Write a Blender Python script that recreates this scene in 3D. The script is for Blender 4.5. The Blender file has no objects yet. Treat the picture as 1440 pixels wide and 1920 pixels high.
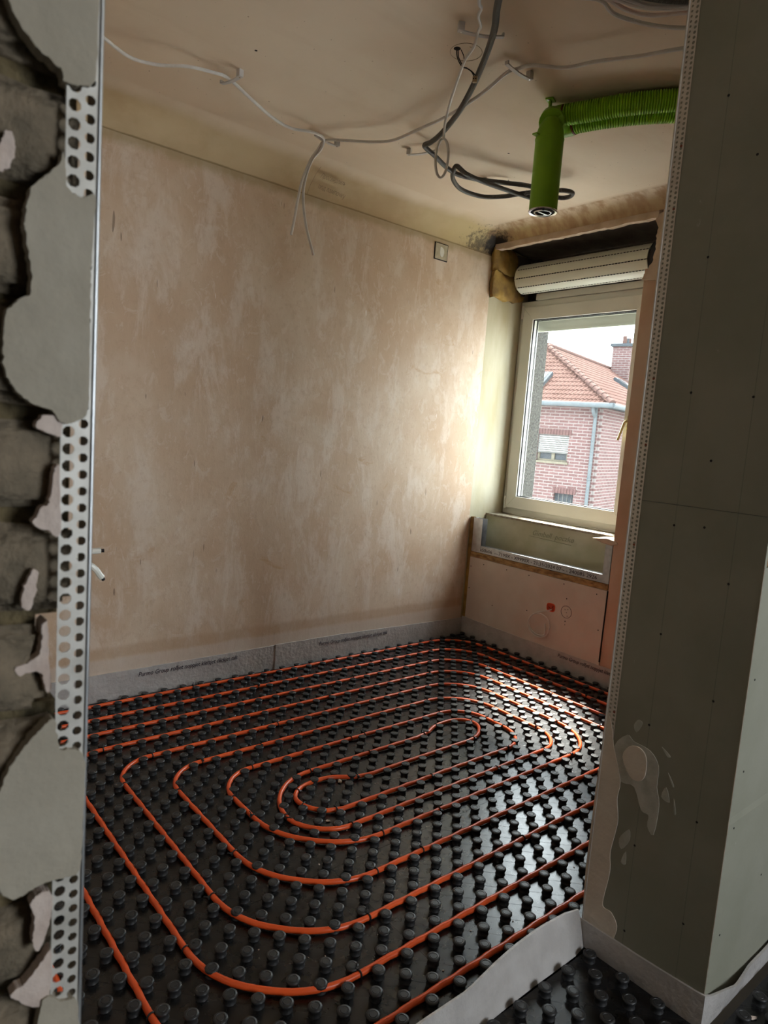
import bpy, bmesh, math, random
from mathutils import Vector, Matrix, noise

random.seed(7)
SC = bpy.context.scene
COL = SC.collection

# ------------------------------------------------------------------ camera
CAM_POS = Vector((-0.00996, 0.00095, 1.4148))
YAW, PITCH, ROLL, FPX = 0.70074, 0.117597, -0.07418, 1279.9
fw = Vector((math.sin(YAW) * math.cos(PITCH), math.cos(YAW) * math.cos(PITCH), -math.sin(PITCH)))
rt = Vector((math.cos(YAW), -math.sin(YAW), 0))
dn = fw.cross(rt)
cr = rt * math.cos(ROLL) + dn * math.sin(ROLL)
cd = -rt * math.sin(ROLL) + dn * math.cos(ROLL)
cam = bpy.data.cameras.new('camera')
camo = bpy.data.objects.new('camera', cam)
COL.objects.link(camo)
cam.sensor_fit = 'VERTICAL'
cam.sensor_height = 36.0
cam.lens = FPX / 1920 * 36
cam.clip_start = 0.02
cam.clip_end = 300
cam.dof.use_dof = True
cam.dof.focus_distance = 3.2
cam.dof.aperture_fstop = 11.0
m = Matrix((cr, -cd, -fw)).transposed().to_4x4()
m.translation = CAM_POS
camo.matrix_world = m
SC.camera = camo

# ------------------------------------------------------------------ world, light, exposure
SKY = 8.2
world = bpy.data.worlds.new('overcast_sky')
SC.world = world
world.use_nodes = True
bg = world.node_tree.nodes['Background']
bg.inputs[0].default_value = (0.88, 0.95, 1.0, 1)
bg.inputs[1].default_value = SKY


def portal(name, loc, rot, sx, sy):
    l = bpy.data.lights.new(name, 'AREA')
    l.shape = 'RECTANGLE'
    l.size, l.size_y = sx, sy
    l.cycles.is_portal = True
    o = bpy.data.objects.new(name, l)
    o.location = loc
    o.rotation_euler = rot
    COL.objects.link(o)


portal('window_portal', (4.16, 2.76, 1.65), (0, math.radians(90), 0), 1.6, 1.3)
portal('hall_portal', (1.8, -2.56, 1.6), (math.radians(90), 0, 0), 1.2, 1.45)
# hazy sun, high behind the neighbouring house
sun = bpy.data.lights.new('hazy_sun', 'SUN')
sun.energy = 22.0
sun.angle = math.radians(9)
sun.color = (1.0, 0.95, 0.88)
suno = bpy.data.objects.new('hazy_sun', sun)
suno.rotation_euler = Vector((0.65, 0.42, 1.05)).to_track_quat('Z', 'Y').to_euler()
COL.objects.link(suno)

SC.view_settings.view_transform = 'Standard'
SC.view_settings.look = 'None'
SC.view_settings.exposure = 1.17
SC.view_settings.gamma = 1.0
SC.view_settings.use_curve_mapping = False
SC.cycles.max_bounces = 8
SC.cycles.diffuse_bounces = 5
SC.cycles.glossy_bounces = 3
SC.cycles.use_adaptive_sampling = True
SC.cycles.adaptive_threshold = 0.05
SC.cycles.transmission_bounces = 8
SC.cycles.sample_clamp_indirect = 6.0

# ------------------------------------------------------------------ key dimensions (metres)
P = 0.05                      # stud grid
XW, YW = 3.58, 3.295          # window wall, plaster wall
H = 2.80                      # ceiling
PX, PY0, PY1 = 1.66, 0.615, 0.965   # pillar face, near and far edge
JX, JY = 0.142, 0.508         # left jamb edge


# ------------------------------------------------------------------ materials
def mat(name, col, rough=0.6, metal=0.0, spec=0.5, var=None, scale=8.0, vscale=(1, 1, 1), bump=0.0, bscale=40.0, detail=5.0, trans=0.0):
    """procedural principled material: noise between col and var, noise bump"""
    mt = bpy.data.materials.new(name)
    mt.use_nodes = True
    nt = mt.node_tree
    b = nt.nodes['Principled BSDF']
    b.inputs['Base Color'].default_value = (*col, 1)
    b.inputs['Roughness'].default_value = rough
    b.inputs['Metallic'].default_value = metal
    b.inputs['Specular IOR Level'].default_value = spec
    tc = nt.nodes.new('ShaderNodeTexCoord')
    mp = nt.nodes.new('ShaderNodeMapping')
    mp.inputs['Scale'].default_value = vscale
    nt.links.new(tc.outputs['Object'], mp.inputs[0])
    if var is None:
        var = tuple(c * 0.88 for c in col)
    n = nt.nodes.new('ShaderNodeTexNoise')
    n.inputs['Scale'].default_value = scale
    n.inputs['Detail'].default_value = detail
    nt.links.new(mp.outputs[0], n.inputs['Vector'])
    rp = nt.nodes.new('ShaderNodeValToRGB')
    rp.color_ramp.elements[0].position = 0.38
    rp.color_ramp.elements[1].position = 0.66
    rp.color_ramp.elements[0].color = (*col, 1)
    rp.color_ramp.elements[1].color = (*var, 1)
    nt.links.new(n.outputs[0], rp.inputs[0])
    nt.links.new(rp.outputs[0], b.inputs['Base Color'])
    if bump:
        n2 = nt.nodes.new('ShaderNodeTexNoise')
        n2.inputs['Scale'].default_value = bscale
        n2.inputs['Detail'].default_value = 4
        nt.links.new(tc.outputs['Object'], n2.inputs['Vector'])
        bp = nt.nodes.new('ShaderNodeBump')
        bp.inputs['Strength'].default_value = bump
        bp.inputs['Distance'].default_value = 0.01
        nt.links.new(n2.outputs[0], bp.inputs['Height'])
        nt.links.new(bp.outputs[0], b.inputs['Normal'])
    if trans:
        b.inputs['Subsurface Weight'].default_value = 0
    mt['_ramp'] = rp.name
    return mt


class NB:
    """small node builder"""
    def __init__(s, name, rough=0.8):
        s.m = bpy.data.materials.new(name)
        s.m.use_nodes = True
        s.nt = s.m.node_tree
        s.b = s.nt.nodes['Principled BSDF']
        s.b.inputs['Roughness'].default_value = rough
        s.tc = s.nt.nodes.new('ShaderNodeTexCoord')
        s.co = s.tc.outputs['Object']
        sp = s.nt.nodes.new('ShaderNodeSeparateXYZ')
        s.nt.links.new(s.co, sp.inputs[0])
        s.x, s.y, s.z = sp.outputs

    def link(s, v, sock):
        if hasattr(v, 'is_linked'):
            s.nt.links.new(v, sock)
        else:
            sock.default_value = v

    def math(s, op, a, b=0.0, c=None, clamp=False):
        n = s.nt.nodes.new('ShaderNodeMath')
        n.operation = op
        n.use_clamp = clamp
        s.link(a, n.inputs[0])
        s.link(b, n.inputs[1])
        if c is not None:
            s.link(c, n.inputs[2])
        return n.outputs[0]

    def noise(s, scale, vs=(1, 1, 1), detail=5, rough=0.55, rot=(0, 0, 0), dist=0.0, co=None):
        mp = s.nt.nodes.new('ShaderNodeMapping')
        mp.inputs['Scale'].default_value = vs
        mp.inputs['Rotation'].default_value = rot
        s.nt.links.new(co or s.co, mp.inputs[0])
        n = s.nt.nodes.new('ShaderNodeTexNoise')
        n.inputs['Scale'].default_value = scale
        n.inputs['Detail'].default_value = detail
        n.inputs['Roughness'].default_value = rough
        n.inputs['Distortion'].default_value = dist
        s.nt.links.new(mp.outputs[0], n.inputs['Vector'])
        return n.outputs[0]

    def ss(s, v, lo, hi):
        n = s.nt.nodes.new('ShaderNodeMapRange')
        n.interpolation_type = 'SMOOTHSTEP'
        s.link(v, n.inputs['Value'])
        n.inputs['From Min'].default_value = lo
        n.inputs['From Max'].default_value = hi
        return n.outputs[0]

    def mix(s, f, a, b):
        n = s.nt.nodes.new('ShaderNodeMix')
        n.data_type = 'RGBA'
        s.link(f, n.inputs[0])
        for v, k in ((a, 6), (b, 7)):
            if hasattr(v, 'is_linked'):
                s.nt.links.new(v, n.inputs[k])
            else:
                n.inputs[k].default_value = (*v, 1)
        return n.outputs[2]

    def dist(s, p):
        n = s.nt.nodes.new('ShaderNodeVectorMath')
        n.operation = 'DISTANCE'
        s.nt.links.new(s.co, n.inputs[0])
        n.inputs[1].default_value = p
        return n.outputs['Value']

    def color(s, v):
        s.nt.links.new(v, s.b.inputs['Base Color'])

    def bump(s, h, strength=0.3, d=0.01):
        n = s.nt.nodes.new('ShaderNodeBump')
        n.inputs['Strength'].default_value = strength
        n.inputs['Distance'].default_value = d
        s.nt.links.new(h, n.inputs['Height'])
        s.nt.links.new(n.outputs[0], s.b.inputs['Normal'])


def m_plaster_wall():
    w = NB('old_pink_plaster', 0.88)
    streak = w.noise(4.2, (1.5, 1, 0.5), 6, 0.68, dist=0.35)
    blot = w.noise(1.7, (1, 1, 0.8), 4, 0.6, dist=0.4)
    fine = w.noise(30, (1, 1, 0.8), 5, 0.72)
    c = w.mix(w.ss(blot, 0.35, 0.68), (0.56, 0.405, 0.28), (0.66, 0.535, 0.41))
    c = w.mix(w.math('MULTIPLY', w.ss(streak, 0.485, 0.62), 0.62), c, (0.72, 0.62, 0.525))
    c = w.mix(w.math('MULTIPLY', w.ss(fine, 0.5, 0.68), 0.32), c, (0.47, 0.325, 0.22))
    med = w.noise(13, (1.2, 1, 0.8), 4, 0.7, dist=0.8)
    c = w.mix(w.math('MULTIPLY', w.ss(med, 0.54, 0.64), 0.35), c, (0.72, 0.63, 0.54))
    och = w.noise(4.5, (1, 1, 1.6), 5, 0.6, dist=1.0)
    c = w.mix(w.math('MULTIPLY', w.ss(och, 0.63, 0.74), 0.6), c, (0.50, 0.31, 0.16))
    # short white and dark scraper nicks
    n1 = w.noise(17, (2.6, 1, 0.5), 1, 0.3, rot=(0, 0.35, 0))
    c = w.mix(w.math('MULTIPLY', w.ss(n1, 0.775, 0.80), 0.6), c, (0.80, 0.75, 0.70))
    n2 = w.noise(16, (3.0, 1, 0.5), 1, 0.3, rot=(0, -0.45, 0))
    c = w.mix(w.math('MULTIPLY', w.ss(n2, 0.785, 0.81), 0.7), c, (0.22, 0.15, 0.11))
    pits = w.noise(95, (1, 1, 1), 2, 0.5)
    c = w.mix(w.math('MULTIPLY', w.ss(pits, 0.72, 0.76), 0.5), c, (0.25, 0.17, 0.12))
    # grime line under the cove, bare foot of the wall
    zz = w.math('ADD', w.z, w.math('MULTIPLY', w.noise(9, detail=5), 0.075))
    c = w.mix(w.math('MULTIPLY', w.ss(zz, 2.62, 2.67), 0.75), c, (0.40, 0.31, 0.17))
    zb = w.math('ADD', w.z, w.math('MULTIPLY', w.noise(6, detail=4), 0.03))
    c = w.mix(w.math('MULTIPLY', w.ss(zb, 0.235, 0.215), 0.6), c, (0.60, 0.51, 0.44))
    c = w.mix(w.math('MULTIPLY', w.math('MULTIPLY', w.ss(zb, 0.30, 0.27), w.ss(zb, 0.215, 0.24)), 0.5), c, (0.47, 0.31, 0.19))
    # dampness near the window corner
    dm = w.math('ADD', w.dist((3.58, 3.295, 2.66)), w.math('MULTIPLY', w.noise(7), 0.5))
    c = w.mix(w.math('MULTIPLY', w.ss(dm, 0.55, 0.3), 0.35), c, (0.30, 0.24, 0.18))
    w.color(c)
    hgt = w.math('ADD', w.math('MULTIPLY', fine, 0.45), streak)
    w.bump(hgt, 0.3, 0.006)
    return w.m


def m_ceiling():
    w = NB('cream_ceiling_paint', 0.85)
    a = w.noise(1.1, (1, 1, 1), 5, 0.55)
    st = w.noise(2.2, (0.5, 2.2, 1), 5, 0.6, rot=(0, 0, 0.6))
    c = w.mix(w.ss(a, 0.35, 0.68), (0.71, 0.58, 0.44), (0.77, 0.665, 0.53))
    c = w.mix(w.math('MULTIPLY', w.ss(st, 0.5, 0.7), 0.35), c, (0.65, 0.52, 0.385))
    sp = w.noise(60, detail=1)
    c = w.mix(w.math('MULTIPLY', w.ss(sp, 0.77, 0.79), 0.7), c, (0.25, 0.17, 0.1))
    w.color(c)
    w.bump(w.noise(14, detail=5), 0.12, 0.01)
    return w.m


def m_cove():
    w = NB('yellowed_cove_paint', 0.8)
    a = w.noise(2.6, (1, 1, 1.4), 6, 0.6)
    c = w.mix(w.ss(a, 0.35, 0.66), (0.46, 0.335, 0.185), (0.56, 0.435, 0.265))
    # yellow damp band toward the corner and brown streaks over the window
    yd = w.math('ADD', w.dist((3.5, 3.25, 2.68)), w.math('MULTIPLY', w.noise(4), 0.7))
    c = w.mix(w.math('MULTIPLY', w.ss(yd, 1.15, 0.5), 0.55), c, (0.54, 0.44, 0.20))
    c = w.mix(w.ss(w.math('ADD', w.z, w.math('MULTIPLY', w.noise(3), 0.04)), 2.785, 2.825), c, (0.73, 0.61, 0.475))
    br = w.noise(9, (1, 1.4, 0.12), 5, 0.6)
    c = w.mix(w.math('MULTIPLY', w.math('MULTIPLY', w.ss(br, 0.36, 0.62), w.ss(w.x, 3.425, 3.445)), 0.85), c, (0.37, 0.225, 0.115))
    # mould in the corner
    md = w.math('ADD', w.dist((3.545, 3.255, 2.70)), w.math('MULTIPLY', w.noise(16, detail=8, rough=0.7), 0.30))
    c = w.mix(w.ss(md, 0.30, 0.21), c, (0.03, 0.025, 0.022))
    md2 = w.math('ADD', w.dist((3.40, 3.28, 2.67)), w.math('MULTIPLY', w.noise(30, detail=8, rough=0.8), 0.75))
    c = w.mix(w.math('MULTIPLY', w.ss(md2, 0.50, 0.40), 0.75), c, (0.08, 0.065, 0.05))
    # crack line at the spring
    cz = w.math('ADD', w.z, w.math('MULTIPLY', w.noise(5, detail=6), 0.012))
    c = w.mix(w.math('MULTIPLY', w.math('MULTIPLY', w.ss(cz, 2.662, 2.656), w.ss(w.y, 3.2, 3.25)), 0.7), c, (0.20, 0.14, 0.06))
    w.color(c)
    w.bump(w.noise(20, detail=5), 0.15, 0.006)
    return w.m


def m_mat():
    w = NB('black_polystyrene_film', 0.3)
    w.b.inputs['Specular IOR Level'].default_value = 0.5
    d1 = w.math('ABSOLUTE', w.math('SUBTRACT', w.math('FRACT', w.math('DIVIDE', w.math('ADD', w.math('ADD', w.x, w.y), 0.05), 0.1)), 0.5))
    d2 = w.math('ABSOLUTE', w.math('SUBTRACT', w.math('FRACT', w.math('DIVIDE', w.math('ADD', w.math('SUBTRACT', w.x, w.y), 0.05), 0.1)), 0.5))
    ln = w.math('MINIMUM', w.ss(w.math('MINIMUM', d1, d2), 0.004, 0.014), 1.0)
    nz = w.noise(7, detail=4)
    c = w.mix(w.ss(nz, 0.4, 0.7), (0.006, 0.006, 0.0065), (0.011, 0.011, 0.0115))
    w.color(c)
    dust = w.noise(22, detail=5)
    r = w.math('ADD', w.math('MULTIPLY', dust, 0.14), 0.21)
    w.nt.links.new(r, w.b.inputs['Roughness'])
    hgt = w.math('ADD', w.math('MULTIPLY', ln, 0.4), w.math('MULTIPLY', w.noise(14, detail=2), 0.15))
    w.bump(hgt, 0.35, 0.003)
    return w.m


def m_board():
    w = NB('green_plasterboard', 0.75)
    a = w.noise(3, (1, 1, 1), 6, 0.6)
    c = w.mix(w.ss(a, 0.35, 0.7), (0.215, 0.215, 0.165), (0.255, 0.25, 0.20))
    sc = w.noise(22, (1, 1, 0.7), 6, 0.75)
    c = w.mix(w.math('MULTIPLY', w.ss(sc, 0.66, 0.74), 0.35), c, (0.50, 0.50, 0.44))
    # printed screw lines
    l1 = w.math('ABSOLUTE', w.math('SUBTRACT', w.y, 0.8395))
    l2 = w.math('ABSOLUTE', w.math('SUBTRACT', w.y, 0.6895))
    c = w.mix(w.math('MULTIPLY', w.ss(w.math('MINIMUM', l1, l2), 0.0012, 0.0006), 0.55), c, (0.12, 0.13, 0.10))
    w.color(c)
    w.bump(w.noise(120, detail=2), 0.08, 0.002)
    return w.m


def m_brick_house():
    w = NB('house_clinker_brick', 0.9)
    w.b.inputs['Specular IOR Level'].default_value = 0.02
    br = w.nt.nodes.new('ShaderNodeTexBrick')
    w.nt.links.new(w.tc.outputs['UV'], br.inputs['Vector'])
    br.inputs['Color1'].default_value = (0.0630, 0.0375, 0.0368, 1)
    br.inputs['Color2'].default_value = (0.0495, 0.0292, 0.0285, 1)
    br.inputs['Mortar'].default_value = (0.0930, 0.0825, 0.0795, 1)
    br.inputs['Scale'].default_value = 1.0
    br.inputs['Mortar Size'].default_value = 0.010
    br.inputs['Brick Width'].default_value = 0.25
    br.inputs['Row Height'].default_value = 0.077
    w.color(br.outputs['Color'])
    return w.m


M = {}
M['plaster'] = m_plaster_wall()
M['ceiling'] = m_ceiling()
M['cove'] = m_cove()
M['mat'] = m_mat()
M['board'] = m_board()
M['house_brick'] = m_brick_house()
M['stud'] = mat('black_stud_plastic', (0.016, 0.016, 0.017), 0.46, var=(0.028, 0.028, 0.029), scale=40)
M['pipe'] = mat('orange_pipe_plastic', (0.80, 0.105, 0.02), 0.34, var=(0.70, 0.085, 0.016), scale=9)
M['tie'] = mat('black_tie_nylon', (0.012, 0.012, 0.012), 0.45)
M['foam'] = mat('grey_pe_foam', (0.42, 0.395, 0.38), 0.45, var=(0.49, 0.465, 0.45), scale=16, bump=0.35, bscale=55)
M['ink'] = mat('black_printing_ink', (0.03, 0.015, 0.03), 0.7)
M['pencil'] = mat('pencil_graphite', (0.30, 0.22, 0.13), 0.7)
M['pencil2'] = mat('pencil_graphite_green', (0.30, 0.30, 0.20), 0.7)
M['orange_wall'] = mat('orange_pink_plaster', (0.56, 0.36, 0.25), 0.85, var=(0.62, 0.45, 0.345), scale=6, vscale=(1, 1, 0.5), bump=0.25, bscale=25)
M['reveal'] = mat('green_yellow_distemper', (0.42, 0.365, 0.225), 0.8, var=(0.52, 0.485, 0.365), scale=3.5, vscale=(2.0, 1, 0.5), bump=0.15, bscale=20)
M['niche'] = mat('pale_green_niche_plaster', (0.44, 0.42, 0.28), 0.8, var=(0.53, 0.51, 0.38), scale=7, bump=0.15, bscale=25)
M['dark_box'] = mat('dark_grey_concrete', (0.085, 0.072, 0.062), 0.9, var=(0.14, 0.12, 0.10), scale=12, bump=0.4, bscale=30)  # dark grey mottled tone for the shutter cavity
M['pu'] = mat('aged_yellow_foam', (0.42, 0.265, 0.065), 0.85, var=(0.20, 0.12, 0.04), scale=9, bump=0.8, bscale=22)
M['sill_bed'] = mat('sill_mortar_bed', (0.36, 0.33, 0.27), 0.9, var=(0.20, 0.15, 0.08), scale=30, bump=0.6, bscale=50)
M['band'] = mat('pale_lintel_plaster', (0.60, 0.48, 0.37), 0.85, var=(0.48, 0.36, 0.25), scale=10, bump=0.4, bscale=30)
M['white_pvc'] = mat('white_window_plastic', (0.72, 0.72, 0.66), 0.35, var=(0.68, 0.68, 0.62), scale=4)
M['slat'] = mat('shutter_slat_plastic', (0.66, 0.67, 0.58), 0.42, var=(0.60, 0.61, 0.52), scale=5, vscale=(1, 0.3, 1))
M['gasket'] = mat('black_rubber', (0.012, 0.012, 0.012), 0.6)
M['brass'] = mat('brass_handle', (0.62, 0.52, 0.26), 0.3, metal=0.85)
M['red_board'] = mat('pink_fire_plasterboard', (0.60, 0.52, 0.455), 0.75, var=(0.65, 0.575, 0.51), scale=7)
M['osb'] = mat('osb_edge', (0.44, 0.27, 0.105), 0.8, var=(0.20, 0.105, 0.04), scale=55, vscale=(1, 0.35, 1), bump=0.4, bscale=60)
M['zinc'] = mat('galvanised_steel', (0.62, 0.64, 0.66), 0.38, metal=0.9, var=(0.50, 0.52, 0.54), scale=30)
M['box_orange'] = mat('orange_box_plastic', (0.75, 0.09, 0.012), 0.4)
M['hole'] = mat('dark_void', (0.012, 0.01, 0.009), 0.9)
M['cable'] = mat('grey_white_cable', (0.68, 0.66, 0.63), 0.5, var=(0.62, 0.60, 0.57), scale=30)
M['clip'] = mat('grey_clip_plastic', (0.56, 0.54, 0.52), 0.45)
M['black_wire'] = mat('black_wire', (0.012, 0.01, 0.01), 0.5)
M['terminal'] = mat('beige_terminal', (0.42, 0.31, 0.17), 0.5)
M['green'] = mat('lime_green_plastic', (0.225, 0.47, 0.010), 0.42, var=(0.195, 0.42, 0.010), scale=12)
M['green_duct'] = mat('lime_green_corrugated', (0.26, 0.56, 0.012), 0.3, var=(0.22, 0.49, 0.012), scale=20)
M['seal'] = mat('rust_red_seal', (0.22, 0.05, 0.02), 0.6)
M['chrome'] = mat('chrome_rim', (0.75, 0.75, 0.76), 0.15, metal=1.0)
M['bead'] = mat('galvanised_bead', (0.60, 0.56, 0.50), 0.42, metal=0.35, var=(0.52, 0.48, 0.43), scale=50)
M['bead_left'] = mat('galvanised_bead_dusty', (0.56, 0.54, 0.50), 0.5, metal=0.25, var=(0.45, 0.43, 0.39), scale=60)
M['skim'] = mat('grey_lime_plaster', (0.32, 0.285, 0.225), 0.9, var=(0.36, 0.325, 0.262), scale=14, bump=0.3, bscale=40)
M['gypsum'] = mat('pink_gypsum', (0.55, 0.46, 0.41), 0.9, var=(0.47, 0.37, 0.32), scale=40, bump=0.4, bscale=60)
M['filler'] = mat('beige_joint_filler', (0.58, 0.515, 0.435), 0.9, var=(0.62, 0.555, 0.475), scale=12, bump=0.2, bscale=50)
M['filler_grey'] = mat('grey_joint_filler', (0.47, 0.465, 0.415), 0.9, var=(0.36, 0.36, 0.31), scale=22, bump=0.2, bscale=50)
M['brick'] = mat('old_sooty_brick', (0.115, 0.092, 0.062), 0.9, var=(0.20, 0.155, 0.105), scale=36, bump=0.7, bscale=90)
M['mortar'] = mat('crumbling_mortar', (0.16, 0.12, 0.06), 0.95, var=(0.05, 0.04, 0.02), scale=45, bump=0.8, bscale=80)
M['hall_wall'] = mat('hall_plaster', (0.21, 0.18, 0.15), 0.9)
M['screed'] = mat('screed', (0.30, 0.29, 0.27), 0.9)
M['crumb'] = mat('plaster_crumb', (0.62, 0.50, 0.42), 0.9, scale=60)
M['rough_render'] = mat('pebble_dash_render', (0.070, 0.068, 0.063), 0.95, spec=0.02, var=(0.030, 0.029, 0.028), scale=70, bump=0.7, bscale=110)
M['roof_tile'] = mat('clay_pantile', (0.0510, 0.0292, 0.0248), 0.9, spec=0.02, var=(0.0420, 0.0232, 0.0195), scale=2.2)
M['ridge_tile'] = mat('clay_ridge_tile', (0.0495, 0.0307, 0.0270), 0.9, spec=0.02)
M['gutter'] = mat('zinc_gutter', (0.0510, 0.0585, 0.0630), 0.7, spec=0.05)
M['house_white'] = mat('house_shutter_white', (0.055, 0.055, 0.053), 0.8, spec=0.02)
M['house_grey'] = mat('house_grey', (0.0330, 0.0375, 0.0420), 0.8, spec=0.02)
M['asphalt'] = mat('light_concrete_paving', (0.32, 0.31, 0.29), 0.9)
M['house_frame'] = mat('house_window_timber', (0.0720, 0.0660, 0.0510), 0.8, spec=0.02)
M['plug'] = mat('yellowed_cover_plate', (0.48, 0.43, 0.31), 0.6, var=(0.40, 0.35, 0.24), scale=40)

# corrugated conduit: ridges along the tube length (UV x = metres)
w = NB('grey_corrugated_conduit', 0.5)
uvs = w.nt.nodes.new('ShaderNodeSeparateXYZ')
w.nt.links.new(w.tc.outputs['UV'], uvs.inputs[0])
w.b.inputs['Base Color'].default_value = (0.115, 0.115, 0.105, 1)
w.bump(w.math('SINE', w.math('MULTIPLY', uvs.outputs[0], 6.2832 / 0.0045)), 0.6, 0.004)
M['conduit'] = w.m

# window glass: thin clear pane
g = bpy.data.materials.new('clear_window_glass')
g.use_nodes = True
nt = g.node_tree
nt.nodes.remove(nt.nodes['Principled BSDF'])
out = nt.nodes['Material Output']
tr = nt.nodes.new('ShaderNodeBsdfTransparent')
tr.inputs[0].default_value = (0.95, 0.97, 0.96, 1)
gl = nt.nodes.new('ShaderNodeBsdfGlossy')
gl.inputs['Roughness'].default_value = 0.02
lw = nt.nodes.new('ShaderNodeLayerWeight')
pw = nt.nodes.new('ShaderNodeMath')
pw.operation = 'POWER'
nt.links.new(lw.outputs['Facing'], pw.inputs[0])
pw.inputs[1].default_value = 5.0
fr = nt.nodes.new('ShaderNodeMath')
fr.operation = 'MULTIPLY_ADD'
nt.links.new(pw.outputs[0], fr.inputs[0])
fr.inputs[1].default_value = 0.8
fr.inputs[2].default_value = 0.04
mx = nt.nodes.new('ShaderNodeMixShader')
nt.links.new(fr.outputs[0], mx.inputs[0])
nt.links.new(tr.outputs[0], mx.inputs[1])
nt.links.new(gl.outputs[0], mx.inputs[2])
nt.links.new(mx.outputs[0], out.inputs[0])
M['glass'] = g


# ------------------------------------------------------------------ mesh helpers
def tag(o, label=None, cat=None, group=None, kind=None):
    if label:
        o['label'] = label
    if cat:
        o['category'] = cat
    if group:
        o['group'] = group
    if kind:
        o['kind'] = kind
    return o


def empty(name, loc=(0, 0, 0), label=None, cat=None, group=None, kind=None):
    o = bpy.data.objects.new(name, None)
    o.location = loc
    o.empty_display_size = 0.05
    COL.objects.link(o)
    return tag(o, label, cat, group, kind)


def attach(o, parent):
    if parent is not None:
        o.parent = parent
        o.matrix_parent_inverse = Matrix.Translation(-parent_loc(parent))
    return o


def parent_loc(p):
    # every local location here is already a world location (the parent's offset is cancelled)
    return Vector(p.location)


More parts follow.
